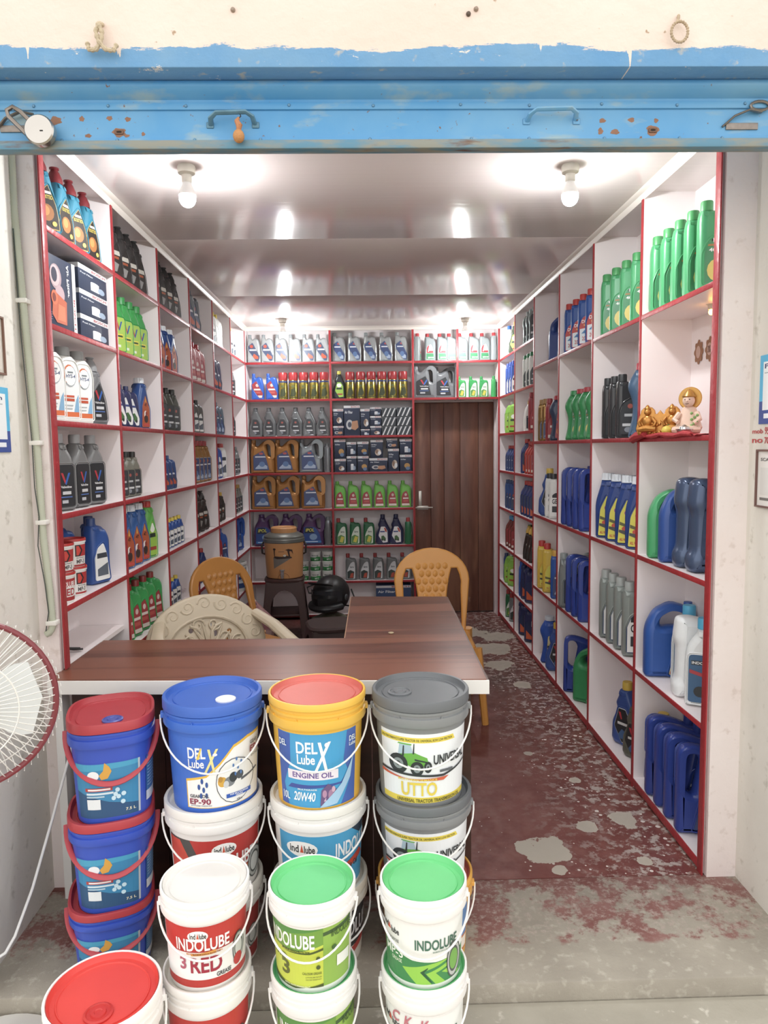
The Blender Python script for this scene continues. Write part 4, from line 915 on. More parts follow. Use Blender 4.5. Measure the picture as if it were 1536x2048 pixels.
kind('slabB', 'slab', .36, '#223e96', '#21398a', '#27407e', 'synth', 'dark blue slab jug with slot handle', rough=.27, **J)
kind('gjug', 'topjug', .3, '#34a866', '#34a866', '#2f9a5c', 'mak', 'green jug with side handle', **J)
kind('bjug', 'topjug', .32, '#24509e', '#24509e', '#27457c', 'synth', 'mid blue jug with angled handle', **J)
kind('grip', 'grip', .36, '#46597a', '#b02c38', '#3a4a66', 'synth', 'steel blue jug with finger grips', rough=.24, metal=.3, **J)
kind('bjug2', 'topjug', .33, '#1f55a8', '#1f55a8', '#d9c978', 'blueyel', 'bright blue jug with gold label', **J)
kind('wjug', 'center', .345, '#e3e7e8', '#3fb0dc', '#2f5d86', 'trac2', 'white jug with cyan cap', **J)
kind('wjug2', 'grip', .33, '#e9ecee', '#e9ecee', '#e2e6e8', 'trac2', 'white jug with sculpted handle', **J)
kind('silvT', 'std', .36, '#8f9894', '#a4aaa8', '#2a4068', 'wblk', 'tall silver grey bottle', rough=.3, metal=.2)
kind('silvJ', 'jug', .34, '#868c8c', '#8f9696', '#2a3a50', 'boltm', 'silver grey jug', rough=.3, metal=.2, **J)
kind('blueyc', 'hexy', .33, '#2f4f96', '#d8b52a', '#c9ccd2', 'boltm', 'blue bottle with yellow cap')
kind('oliveB', 'hexy', .29, '#5a5a4c', '#4a4a40', '#26282c', 'boltm', 'dark olive bottle with bolt label')
kind('greenJ2', 'topjug', .34, '#1f8f50', '#1f8f50', '#c9d2cc', 'wblk', 'deep green jug with two handle holes', **J)
kind('wblk', 'std', .3, '#e2e2de', '#2a2a2c', '#e9e9e6', 'wblk', 'white bottle with black label')
kind('yellow', 'std', .34, '#dcb81e', '#c0302c', '#d8a31e', 'racing', 'yellow bottle with red cap')
kind('blueyc2', 'std', .32, '#1f55a8', '#d8a52a', '#27457c', 'synth', 'ribbed blue bottle with yellow cap')
kind('bluewc', 'waist', .33, '#2152b0', '#cfd6e0', '#c9b98a', 'blueyel', 'blue bottle with white cap')
kind('silvO', 'round', .26, '#9aa6a4', '#8f9a98', '#9aa0a2', 'dark', 'shiny silver bottle', rough=.22, metal=.4)
kind('whiteG', 'std', .255, '#dfe1da', '#1f7a48', '#3f5a4c', 'dark', 'white bottle with green cap')
kind('wideW', 'wide', .24, '#e0dfda', '#d9b91e', '#2a3a46', 'hatched', 'wide white tub bottle with yellow cap')
kind('redbox', 'center', .25, '#b83226', '#b83226', '#c8593a', 'redlime', 'red bottle with white letters')
kind('navyR', 'center', .27, '#2a3a78', '#c0332a', '#3a4a78', 'navyor', 'navy bottle with red cap')
kind('brownY', 'aframe', .26, '#35231c', '#d6ab22', '#2b2523', 'blackorange', 'dark brown bottle with yellow cap')
kind('navyor', 'jug', .3, '#2a3060', '#2a3060', '#28345c', 'navyor', 'navy jug with orange corner label', **J)
kind('limep', 'pouch', .27, '#86c232', '#e6e8e0', '#94c22c', 'limep', 'lime green pouch bottle')
kind('redbrn', 'center', .27, '#7c2c24', '#3f8fc0', '#8a3a2c', 'redlime', 'reddish brown bottle with blue cap')
kind('limeY', 'hexy', .27, '#3a4a2c', '#e0c81c', '#8ed02c', 'limep', 'green label bottle with yellow cap')
kind('whiteB', 'std', .265, '#dfe4e8', '#2f6fc0', '#e2e8e8', 'white', 'white bottle with blue cap')

ORD_N = ['nearest', 'second nearest', 'third nearest', 'fourth nearest', 'fifth nearest', 'sixth nearest']
ORD_L = ['leftmost', 'second from left', 'third from left', 'fourth from left', 'fifth from left', 'rightmost']
ROW = ['top', 'second', 'third', 'fourth', 'fifth', 'sixth', 'seventh', 'bottom']
BAY = ['nearest', 'second', 'third', 'fourth', 'fifth', 'farthest']
BACKB = ['left', 'middle', 'above-door left', 'above-door right']
PLACED = {}
def place(key, loc, rz, label, group):
    a, h, body, cap, lab, art, desc, name, cat, rough, metal = K[key]
    B, C, Lb, Pr = arch_parts(a, art)
    t = thing(name, label, cat, loc, rz, group, sc=h)
    obj('body', B, mat(body, rough, metal, var=.05), t)
    obj('cap', C, mat(cap, .4, var=.05), t)
    l = obj('label', Lb, mat(lab, .4, var=.05), t)
    obj('print', Pr, None, l)
    return t
def words(s, place_):
    return s+', '+place_
def cell_pos(wall, col, row, f, dep):
    if wall == 'L': return (XL-dep, YL0+(col+f)*WL, LEV[row]+TB/2 if row < 7 else BASE+TB/2)
    if wall == 'R':
        lv = (LEV+[BASE]) if col >= 4 else RLEV+[BASE]
        return (XR+dep, YR0+(col+f)*WR, lv[row]+TB/2)
    return (BX[col]+f*(BX[col+1]-BX[col]), YB+dep, LEV[row]+TB/2 if row < 7 else BASE+TB/2)
def cell_name(wall, col, row):
    if wall == 'B': return 'back wall '+ROW[row]+' row, '+BACKB[col]+' bay'
    n = 5 if wall == 'R' and col < 4 else 8
    rw = 'bottom' if (n == 5 and row == 4) else ROW[row]
    return ('left' if wall == 'L' else 'right')+' shelves '+rw+' row, '+BAY[col]+' bay'
def put(wall, col, row, key, fs, rot=None, dep=None, jit=2., back=False):
    if not isinstance(fs, (list, tuple)): fs = [fs]
    if rot is None: rot = {'L': 72, 'R': -8, 'B': 0}[wall]
    a, h = K[key][:2]
    if dep is None: dep = .068 if wall != 'B' else .06
    place_ = cell_name(wall, col, row)
    tagk = (wall, col, row, key, back)
    n0 = PLACED.get(tagk, 0)
    for i, f in enumerate(fs):
        o = (ORD_N if wall != 'B' else ORD_L)
        if len(fs) == 1 and n0 == 0: pre = ''
        elif wall == 'B' and i == len(fs)-1: pre = 'rightmost '
        else: pre = o[min(n0+i, 5)]+' '
        if back: pre = 'rear '+pre
        r = rot[i] if isinstance(rot, (list, tuple)) else rot
        d = dep[i] if isinstance(dep, (list, tuple)) else dep
        if wall == 'L': f = f*.88+.1
        if wall == 'R': f = f*.76+.2
        x, y, z = cell_pos(wall, col, row, f, d)
        place(key, (x, y, z), R(r+random.uniform(-jit, jit)), pre+K[key][6]+', '+place_, K[key][6]+' group, '+place_)
    PLACED[tagk] = n0+len(fs)
def lin_(a, b, n): return [a+(b-a)*k/(n-1) for k in range(n)]
# ---- left wall
put('L', 0, 0, 'teal', [.14, .37, .59, .82], rot=[52, 78, 62, 75], dep=.07)
put('L', 1, 0, 'black', [.17, .38, .58, .78]); put('L', 2, 0, 'black', [.1, .32, .54, .76])
put('L', 3, 0, 'greydk', [.25, .5]); put('L', 4, 0, 'whiteY', [.14, .33, .52, .71]); put('L', 5, 0, 'whiteY', [.18, .37, .56])
put('L', 1, 1, 'greenv', [.17, .36, .55, .74]); put('L', 2, 1, 'blueR', [.16, .37, .60], rot=[70, 60, 74]); put('L', 3, 1, 'red', [.06, .28, .5, .72]); put('L', 4, 1, 'navy', [.28, .48]); put('L', 5, 1, 'silver', .4)
put('L', 0, 2, 'hys', [.1, .33, .56], rot=[62, 62, 62], dep=.07); put('L', 0, 2, 'valvgrey', .8, rot=66)
put('L', 1, 2, 'navytr', [.16, .32, .48]); put('L', 1, 2, 'blueR', .74); put('L', 2, 2, 'olive', [.2, .42, .64], rot=[70, 62, 72]); put('L', 3, 2, 'greyW', [.18, .38, .6]); put('L', 4, 2, 'slate', [.18, .38, .58]); put('L', 5, 2, 'darkR', .35)
put('L', 0, 3, 'valvgrey2', [.16, .43, .7], rot=[66, 78, 72], dep=.065); put('L', 0, 3, 'valvgrey2', [.26, .53], dep=.165, back=True)
put('L', 1, 3, 'greyblk', [.15, .31, .47]); put('L', 2, 3, 'navyS', [.12, .25, .38], dep=.055); put('L', 2, 3, 'navyT', .3, dep=.16, back=True); put('L', 3, 3, 'goldred', [.05, .245, .44, .635, .83]); put('L', 4, 3, 'blueW', [.2, .4]); put('L', 4, 3, 'whiteR', .66); put('L', 5, 3, 'silver', [.2, .4, .6])
put('L', 0, 4, 'bluelab', [.68, .84], dep=[.055, .1]); put('L', 0, 4, 'bluelab', [.1, .32, .54], dep=.155, back=True)
put('L', 1, 4, 'blueB', [.14, .34, .54]); put('L', 1, 4, 'limeB', .76); put('L', 1, 4, 'limeB', [.24, .44], dep=.165, back=True)
put('L', 2, 4, 'yelcap', lin_(.1, .6, 5), dep=.05); put('L', 2, 4, 'redcapB', [.2, .48], dep=.15, back=True); put('L', 3, 4, 'brown', [.16, .38, .6]); put('L', 4, 4, 'darkY', [.14, .34, .54]); put('L', 5, 4, 'silverY', [.14, .33, .52, .71])
put('L', 1, 5, 'greenred', lin_(.06, .86, 5), dep=.06); put('L', 1, 5, 'greenred', lin_(.08, .88, 5), dep=.165, back=True); put('L', 2, 5, 'yelcap', [.12, .26, .4], dep=.05); put('L', 3, 5, 'redcapB', [.25, .5]); put('L', 4, 5, 'red', .22); put('L', 4, 5, 'blue', .55); put('L', 5, 5, 'blueJ', [.25, .65], dep=.1)
# ---- back wall
put('B', 0, 0, 'silvsl', lin_(.1, .9, 6)); put('B', 1, 0, 'silvst', lin_(.1, .86, 5))
put('B', 2, 0, 'castrol', [.40, .68, .89], dep=.06); put('B', 2, 0, 'castrol', .12, rot=80, back=True); put('B', 3, 0, 'castrol', [.14, .42, .68]); put('B', 3, 0, 'castrol', .9, rot=80, back=True)
put('B', 0, 1, 'blueS', [.13, .3]); put('B', 1, 1, 'blkgr', .1); put('B', 2, 1, 'valvjug', [.27, .74], dep=[.06, .155], rot=[0, 6]); put('B', 3, 1, 'greenS', [.12, .4, .66]); put('B', 3, 1, 'greenS', .9, rot=75, back=True)
put('B', 0, 2, 'dkhex', lin_(.1, .89, 6)); put('B', 0, 3, 'goldjug', [.17, .455], dep=.07); put('B', 0, 3, 'greyjug', .745, dep=.07); put('B', 0, 3, 'silvside', .945, rot=85, dep=.07)
put('B', 0, 4, 'goldjug', [.17, .455, .76], dep=.07); put('B', 1, 4, 'limeg', lin_(.09, .9, 6))
put('B', 0, 5, 'purple', [.18, .47, .75], dep=.07); put('B', 0, 5, 'silvside', .935, rot=85, dep=.07)
put('B', 1, 5, 'servog', [.1, .27, .44]); put('B', 1, 5, 'navytr2', [.61, .775]); put('B', 1, 5, 'servog', .93, rot=80, back=True); put('B', 1, 6, 'servo', [.21, .38, .55, .72, .89])
# ---- right wall
put('R', 0, 0, 'bigreen1', lin_(.06, .92, 5), dep=.075, rot=-8); put('R', 1, 0, 'bigreen1', lin_(.08, .9, 4), dep=.08, rot=-20); put('R', 2, 0, 'dieselB', lin_(.08, .92, 4), dep=.075, rot=-28); put('R', 3, 0, 'topblue', .45, dep=.11, rot=-58)
put('R', 1, 1, 'makd', .1, dep=.09, rot=-26); put('R', 1, 1, 'blackB', [.42, .62, .82], dep=.08); put('R', 2, 1, 'mak', [.1, .36, .62], dep=.08, rot=-26); put('R', 2, 1, 'mak0', .88, dep=.08, rot=-26)
put('R', 3, 1, 'makn', .24, rot=-20); put('R', 3, 1, 'redB', .46); put('R', 3, 1, 'goldB', [.66, .86], rot=-20)
put('R', 0, 2, 'grip', [.13, .36], dep=.105, rot=-4); put('R', 0, 2, 'bjug', .6, dep=.108, rot=-10); put('R', 0, 2, 'gjug', .83, dep=.1, rot=-10)
put('R', 1, 2, 'racing', [.06, .33, .62, .92], dep=.07, rot=-36); put('R', 2, 2, 'slabB', lin_(.13, .85, 4), dep=.1, rot=-10)
put('R', 3, 2, 'wblk', [.22, .42], rot=-30); put('R', 3, 2, 'blueyc', .66, rot=-30)
put('R', 0, 3, 'wjug2', .34, dep=.1, rot=-8); put('R', 0, 3, 'wjug', [.12, .56], dep=[.09, .13], rot=-30); put('R', 0, 3, 'bjug2', .84, dep=.105, rot=-10)
put('R', 1, 3, 'silvT', [.12, .35, .57, .79], dep=.085, rot=-10); put('R', 2, 3, 'slabB', [.12, .38, .62], dep=.1, rot=-10); put('R', 2, 3, 'silvJ', .87, dep=.11, rot=-12)
put('R', 3, 3, 'blueyc2', .08, rot=-12); put('R', 3, 3, 'yellow', [.48, .78], rot=-14); put('R', 3, 3, 'yellow', .3, dep=.18, rot=-14, back=True)
put('R', 0, 4, 'slabB', [.12, .33, .53, .72], dep=.1, rot=-6); put('R', 0, 4, 'blueyc', .9, dep=.105, rot=-10)
put('R', 1, 4, 'oliveB', .12, dep=.09, rot=-60); put('R', 1, 4, 'blueyc', .43, dep=.1, rot=-60); put('R', 2, 4, 'greenJ2', .3, dep=.105, rot=-45); put('R', 2, 4, 'slabB', .68, dep=.1, rot=-16)
put('R', 3, 4, 'blueyc', .22, rot=-14); put('R', 3, 4, 'bluewc', .6, rot=-20)
put('R', 4, 0, 'silvO', [.25, .45, .65], rot=-20); put('R', 5, 0, 'limeY', .3, rot=-40); put('R', 5, 0, 'whiteB', .62, rot=-40)
put('R', 4, 1, 'whiteG', [.2, .42, .64], rot=-20); put('R', 5, 1, 'blueW', [.2, .42, .64], rot=-20)
put('R', 4, 2, 'redB', .18); put('R', 4, 2, 'wideW', .6, rot=-40, dep=.09); put('R', 5, 2, 'limep', [.25, .55], rot=-50)
put('R', 4, 3, 'redbox', [.14, .32, .5], rot=-20); put('R', 4, 3, 'navyR', .74); put('R', 5, 3, 'redcapB', [.16, .36, .56, .76], rot=-20)
put('R', 4, 4, 'navyR', [.14, .34, .54, .74], rot=-25); put('R', 5, 4, 'navyT', [.24, .48, .7], rot=-25)
put('R', 4, 5, 'brownY', [.14, .33, .52], rot=-20, dep=.065); put('R', 4, 5, 'whiteG', [.3, .74], dep=[.165, .12], rot=-30, back=True); put('R', 5, 5, 'redbrn', [.2, .42, .64], rot=-25)
put('R', 4, 6, 'navyor', [.22, .5], rot=-45, dep=.1); put('R', 4, 6, 'blue', .8, rot=-20); put('R', 5, 6, 'limep', [.28, .58], rot=-50); put('R', 5, 6, 'navyT', .82, rot=-25)
put('R', 4, 7, 'navyor', [.24, .66], rot=-45, dep=.1); put('R', 5, 7, 'servo', .3, rot=-30); put('R', 5, 7, 'servog', .62, rot=-30)
# ------------------------------------------------------------------ cartons, cans, tubs
NAVY, BWHITE, BRED = '#232f4a', '#d9dadb', '#a82832'
BOXM = {}
def carton(name, label, loc, w, d, h, pic, rz=0., group=None, col=NAVY, cat='box'):
    t = thing(name, label, cat, loc, rz, group)
    obj('carton', MB().box(-w/2, -d/2, 0, w/2, d/2, h, bev=.0015), mat(col, .5, var=.06), t)
    bh = min(.022, h*.2)
    band = obj('band', MB().box(-w/2-.0006, -d/2-.0006, h-bh, w/2+.0006, d/2+.0006, h-.001), mat(BWHITE, .5), t, label='white top band')
    f = MB
    arts = [('t', 'BOSCH', .45, 1-bh/h*.8, .95, 1-bh/h*.25, BRED), ('e', .1, 1-bh/h*.5, .05, bh/h*.3, '#b8babf')]
    ph = 1-bh/h
    if pic == 'filter': arts.pop()
    if pic == 'filter': arts += [('t', 'Air Filter', .05, ph*.8, .55, ph*.9, '#d6d9de'), ('e', .35, ph*.4, .22, ph*.18, '#b9bbbd'), ('e', .35, ph*.4, .12, ph*.1, '#3a4258'), ('p', [(.45, ph*.25), (.5, ph*.52), (.85, ph*.55), (.9, ph*.3), (.7, ph*.2)], '#b9835c')]
    elif pic == 'oil': arts += [('t', 'Oil Filter', .06, ph*.8, .5, ph*.88, '#d6d9de'), ('r', .06, ph*.7, .4, ph*.74, '#9aa1ad'), ('e', .6, ph*.35, .25, ph*.22, '#c9b7a4'), ('e', .5, ph*.4, .12, ph*.14, '#8a6a54'), ('e', .72, ph*.3, .14, ph*.12, '#dfe2e4')]
    elif pic == 'fuel': arts += [('t', 'Fuel Filter', .06, ph*.8, .5, ph*.88, '#d6d9de'), ('r', .4, ph*.15, .7, ph*.55, '#c9ced4'), ('e', .55, ph*.55, .15, ph*.06, '#e6e8ea'), ('e', .78, ph*.3, .12, ph*.16, '#8fa2ba')]
    elif pic == 'gold': arts += [('t', 'Oil Filter', .06, ph*.8, .5, ph*.88, '#d6d9de'), ('e', .6, ph*.4, .24, ph*.18, '#b88a3c'), ('e', .66, ph*.22, .18, ph*.12, '#5878a0')]
    elif pic == 'stripe':
        arts = [('r', .01, .02, .99, .98, '#2b313a')]
        for k in range(3): arts.append(('p', [(.02+.3*k, .05), (.12+.3*k, .05), (.38+.3*k if k < 2 else .98, .95), (.28+.3*k, .95)], '#cfd2d4'))
    mp = lambda u, v, o: (-w/2+w*u, -d/2-.0004-o, h*v)
    tx = [a for a in arts if a[0] == 't']
    if tx: obj('lettering', art_mesh(tx, mp), None, t)
    obj('print', art_mesh([a for a in arts if a[0] != 't'], mp), None, t)
    return t
mpx = .738/(1475-783)
BOXSET = [(2, 797, 885, 848, 985, 1075, 'oil'), (2, 797, 885, 990, 1075, 1075, 'filter'), (2, 889, 1025, 820, 1075, 1075, 'filter'), (2, 1029, 1107, 850, 1018, 1075, 'oil'), (2, 1029, 1107, 1020, 1075, 1075, 'fuel'),
          (2, 1110, 1204, 838, 908, 1075, 'fuel'), (2, 1110, 1204, 910, 992, 1075, 'fuel'), (2, 1110, 1204, 994, 1075, 1075, 'oil'),
          (2, 1208, 1330, 845, 920, 1075, 'stripe'), (2, 1208, 1330, 921, 997, 1075, 'stripe'), (2, 1208, 1330, 998, 1075, 1075, 'stripe'), (2, 1334, 1458, 840, 918, 1075, 'stripe'), (2, 1334, 1458, 919, 996, 1075, 'stripe'), (2, 1334, 1458, 997, 1075, 1075, 'stripe'),
          (3, 805, 900, 82, 243, 360, 'gold'), (3, 805, 900, 245, 360, 360, 'oil'), (3, 907, 990, 105, 221, 360, 'fuel'), (3, 907, 990, 223, 360, 360, 'fuel'), (3, 998, 1093, 103, 222, 360, 'gold'), (3, 998, 1093, 224, 360, 360, 'gold'),
          (3, 1110, 1215, 88, 241, 360, 'oil'), (3, 1097, 1253, 243, 360, 360, 'filter'), (3, 1258, 1350, 165, 360, 360, 'oil'), (3, 1245, 1338, 80, 163, 360, 'filter'), (3, 1357, 1460, 85, 215, 360, 'fuel'), (3, 1357, 1460, 217, 360, 360, 'gold')]
BN = ['white-topped navy filter carton', 'navy carton with orange filter picture', 'tall navy air filter carton', 'narrow navy carton', 'small navy carton under the narrow one', 'topmost small navy carton', 'middle small navy carton', 'lowest small navy carton',
      'topmost striped carton of left pile', 'middle striped carton of left pile', 'lowest striped carton of left pile', 'topmost striped carton of right pile', 'middle striped carton of right pile', 'lowest striped carton of right pile',
      'leftmost upper filter carton', 'leftmost lower filter carton', 'second upper filter carton', 'second lower filter carton', 'third upper filter carton', 'third lower filter carton',
      'upper carton with blank side', 'wide lower carton with orange filter', 'tall carton with dark fuel pump picture', 'small carton on the tall one', 'rightmost upper filter carton', 'rightmost lower filter carton']
for (row, x0, x1, y0, y1, yb, pic), nm in zip(BOXSET, BN):
    s = (LEV[row]+TB/2)
    carton('filter_carton', nm+', back wall '+ROW[row]+' row, middle bay', (BX[1]+((x0+x1)/2-783)*mpx, YB+.075, s+(yb-y1)*mpx), (x1-x0)*mpx*.985, .13, (y1-y0)*mpx*.99, pic, group='filter cartons on the back wall', col='#30363f' if pic == 'stripe' else NAVY)
carton('filter_carton', 'large navy air filter carton on the bottom shelf behind the yellow chair', (.22, YB+.09, BASE+TB/2), .32, .16, .26, 'filter', group='filter cartons on the back wall', col='#23406e')
# big carton and three stacked cartons, left shelves
z = LEV[1]+TB/2
t = thing('filter_carton', 'large navy air filter carton with orange picture, left shelves nearest bay', 'box', (XL-.085, 2.665, z), R(86), 'filter cartons on the left shelves')
w, d, h = .262, .11, .262
obj('carton', MB().box(-w/2, -d/2, 0, w/2, d/2, h, bev=.0015), mat('#26304a', .5), t)
art = [('t', '1 N', .03, .84, .14, .94, '#d9dbe0'), ('e', .44, .72, .16, .17, '#a98f94'), ('e', .42, .73, .13, .14, '#c9aeb0'), ('e', .40, .74, .08, .10, '#3b3a4c'), ('e', .54, .50, .13, .12, '#b79aa0'), ('p', [(.3, .2), (.34, .45), (.45, .5), (.72, .42), (.7, .1), (.42, .1)], '#c05a35'), ('e', .38, .43, .09, .1, '#d2683e'), ('e', .37, .43, .05, .06, '#7c2f22'), ('p', [(.44, .14), (.48, .36), (.66, .34), (.66, .14)], '#d8744a'),
       ('r', .9, .0, 1., 1., '#d9dadb')]
art += [('r', .1, .12+.03*k, .3, .13+.03*k, '#5f6b86') for k in range(4)]
obj('print', art_mesh(art, lambda u, v, o: (-w/2+w*u, -d/2-.0004-o, h*v)), None, t)
def vert(u, v, o): return (-w/2+w*(.965-.045*v), -d/2-.0016-o, h*(.04+.5*u) if False else h*(.5-.42*u))
obj('lettering', art_mesh([('t', 'BOSCH', 0, 0, 1, 1, BRED)], vert), None, t)
def vert2(u, v, o): return (-w/2+w*(.84-.1*v), -d/2-.0016-o, h*(.95-.45*u))
obj('lettering', art_mesh([('t', 'Air Filter', 0, .3, 1, 1, '#e6e7ea')], vert2), None, t)
for k, nm in enumerate(('lowest', 'middle', 'topmost')):
    carton('filter_carton', nm+' of three stacked navy cartons, left shelves second row, nearest bay', (XL-.075, 2.965, z+.0955*k), .27, .12, .095, 'fuel', rz=R(88), group='filter cartons on the left shelves')
# spray cans
CAN = (MB().lathe([(0, 0), (.037, 0), (.041, .004), (.041, .165), (.037, .174)], 28).mesh('body'), MB().lathe([(.0395, .17), (.0405, .174), (.0405, .232), (.037, .24), (0, .241)], 28).mesh('cap'), MB().lathe([(.0412, .15), (.0415, .151), (.0415, .163), (.0412, .164)], 28).mesh('band'))
CANP = art_mesh([('p', [(.2, .1), (.35, .6), (.65, .7), (.8, .3), (.6, .1)], '#3b4420'), ('e', .5, .8, .16, .08, '#56602a'), ('r', .15, .02, .85, .07, '#2c3318')], lambda u, v, o: ((.0412+o)*math.sin(R(-70+140*u)), -(.0412+o)*math.cos(R(-70+140*u)), .012+.13*v), 12)
def can(x, row, label, group):
    t = thing('spray_can', label, 'spray can', (x, YB+.052, LEV[row]+TB/2), 0, group)
    obj('body', CAN[0], mat('#9a8a2c', .22, .75, var=.1), t); obj('cap', CAN[1], mat('#a8242a', .3), t); b = obj('band', CAN[2], mat('#2a3a78', .35), t)
    obj('print', CANP, None, t)
for k in range(5): can(BX[0]+.76*(.435+.122*k), 1, ORD_L[k if k < 4 else 5]+' gold spray can with red cap, back wall left bay', 'gold spray cans, left bay')
for k in range(6): can(BX[1]+.738*(.235+.129*k), 1, ORD_L[k]+' gold spray can with red cap, back wall middle bay', 'gold spray cans, middle bay')
# grease tubs
def tub(loc, label, art, lid, r=.053, h=.094, group=None, face=0., body='#e6e5e0'):
    pail('grease_tub', label, 'tub', loc, r, h, body, lid, art, z0=.05, z1=.84, face=face, bail=None, style='tub', group=group, seg=28)
zb = LEV[6]+TB/2
for c, (x, nm) in enumerate(((-.495, 'left'), (-.383, 'right'))):
    for k, rn in enumerate(('lowest', 'middle', 'topmost')):
        tub((x, YB+.06, zb+.089*k), rn+' white tub of the '+nm+' pile beside the water cooler', 'tubgreen', '#e2e3de', group='white and green grease tubs')
for k, rn in enumerate(('lower', 'upper')): tub((-.605, YB+.07, zb+.089*k), rn+' white tub mostly hidden by the water cooler', 'tubgreen', '#e2e3de', group='white and green grease tubs')
zb = LEV[4]+TB/2
for (y, dep, nm, a1, a2) in ((2.595, .05, 'nearest', 'tubred', 'tubmp'), (2.735, .062, 'second', 'tubmp', 'tubmp')):
    for k, (art, rn) in enumerate(((a1, 'lower'), (a2, 'upper'))):
        tub((XL-dep, y, zb+.106*k), rn+' red lidded white tub of the '+nm+' pile, left shelves', art, '#b8241f', r=.052, h=.112, group='red lidded grease tubs', face=R(48))
tub((XL-.09, 4.77, LEV[6]+TB/2), 'maroon grease tub behind the carved chair, left shelves', 'tubred', '#5a2024', r=.09, h=.2, body='#4a2226', face=R(60))
for k, rn in enumerate(('lower', 'upper')): tub((XL-.09, 5.5, LEV[6]+TB/2+.115*k), rn+' amber tub seen through the yellow chair back', 'white1', '#a8661f', r=.07, h=.12, body='#b8742a', face=R(60), group='amber tubs')
pail('grease_pail', 'white pail with blue band in the back left corner', 'pail', (XL-.08, 6.1, LEV[6]+TB/2), .1, .25, '#d6d4cd', '#dcdad4', 'white1', face=R(30))

# ------------------------------------------------------------------ desk
def wood_mat():
    t = NT('desk_laminate', .13)
    w = t.noise(2.5, 9, t.scaled(.8, 9, 9), .6)
    c = t.mix(t.ramp(w, .3, .7), '#6f4133', '#4f2a21')
    c = t.mix(t.ramp(t.noise(1, 3, t.scaled(.3, 7, 1)), .5, .56), c, '#7d4d3c')
    t.col(c); t.rough(t.ramp(t.noise(3, 5), -1.2, 4.)); return t.m
M_DESK = wood_mat()
dk = thing('desk', 'L-shaped glossy brown laminate desk with white edge behind the pails', 'desk', (0, 0, 0))
def slab(name, poly, z0, z1, m, parent, r=.003):
    P = [(x, y) for x, y in poly]
    if area2(P) > 0: pass
    else: P.reverse()
    b = MB(); n = len(P)
    tri = tessellate_polygon([[Vector((x, y, 0)) for x, y in P]])
    vs = [(x, y, z0) for x, y in P]+[(x, y, z1) for x, y in P]
    fs = [(k, (k+1) % n, n+(k+1) % n, n+k) for k in range(n)]
    for a in tri:
        p, q, s = (P[i] for i in a)
        if (q[0]-p[0])*(s[1]-p[1])-(s[0]-p[0])*(q[1]-p[1]) < 0: a = tuple(reversed(a))
        fs.append(tuple(n+i for i in a)); fs.append(tuple(reversed(a)))
    b.add(vs, fs)
    return obj(name, b, m, parent)
top = [(-1.094, 2.378), (.383, 2.295), (.395, 3.608), (-.095, 3.65), (-.103, 2.841), (-1.088, 2.876)]
slab('desktop', top, .782, .80, M_DESK, dk)
WHT = mat('#eceae6', .4, var=.02)
slab('edge_band', [(-1.094, 2.370), (.391, 2.286), (.391, 2.296), (-1.094, 2.380)], .752, .797, WHT, dk)
slab('edge_band', [(.383, 2.296), (.391, 2.296), (.402, 3.612), (.395, 3.612)], .77, .797, mat('#5a3a2c', .4), dk)
slab('edge_band', [(-.107, 2.845), (-.102, 2.845), (-.094, 3.65), (-.099, 3.65)], .77, .7985, mat('#b98a62', .4), dk)
MP = NT('desk_panel_wood', .35)
MP.col(MP.mix(MP.ramp(MP.noise(3, 8, MP.scaled(1, 1, 5)), .3, .7), '#4a2c24', '#33201b'))
xs = [-1.04, -.72, -.35, 0., .34]
for a, b_ in zip(xs, xs[1:]): slab('front_panel', [(a+.001, 2.43-.056*(a+1.04)), (b_-.001, 2.43-.056*(b_+1.04)), (b_-.001, 2.446-.056*(b_+1.04)), (a+.001, 2.446-.056*(a+1.04))], .002, .781, MP.m, dk)
slab('side_panel', [(.31, 2.40), (.33, 2.40), (.34, 3.5), (.32, 3.5)], .002, .781, MP.m, dk)
slab('end_panel', [(-1.087, 2.40), (-1.06, 2.40), (-1.06, 2.46), (-1.087, 2.46)], .002, .781, WHT, dk)
c = MB().lathe([(0, 0), (.010, 0), (.0115, .002), (.0115, .004), (.008, .0045), (0, .003)], 18)
tag(obj('bottle_cap', c, mat('#d8c39a', .35, .4), None, (.086, 2.897, .801)), 'small pale metal cap lying on the desk', 'cap')
b = MB(); b.tube([(-.05, -.01, .004), (-.02, .01, .008), (.02, .0, .006), (.05, .012, .004)], .007, 6, flat=.5); b.tube([(-.04, .02, .004), (0, -.005, .012), (.035, .02, .004)], .005, 6)
tag(obj('strap', b, mat('#201d1c', .6), None, (-1.165, 2.72, .802)), 'crumpled black strap on the board left of the desk', 'strap')
tag(obj('side_board', MB().box(-1.296, 2.52, .778, -1.098, 3.15, .796), M_SHELF), 'white board in the shelving beside the left end of the desk', 'board')

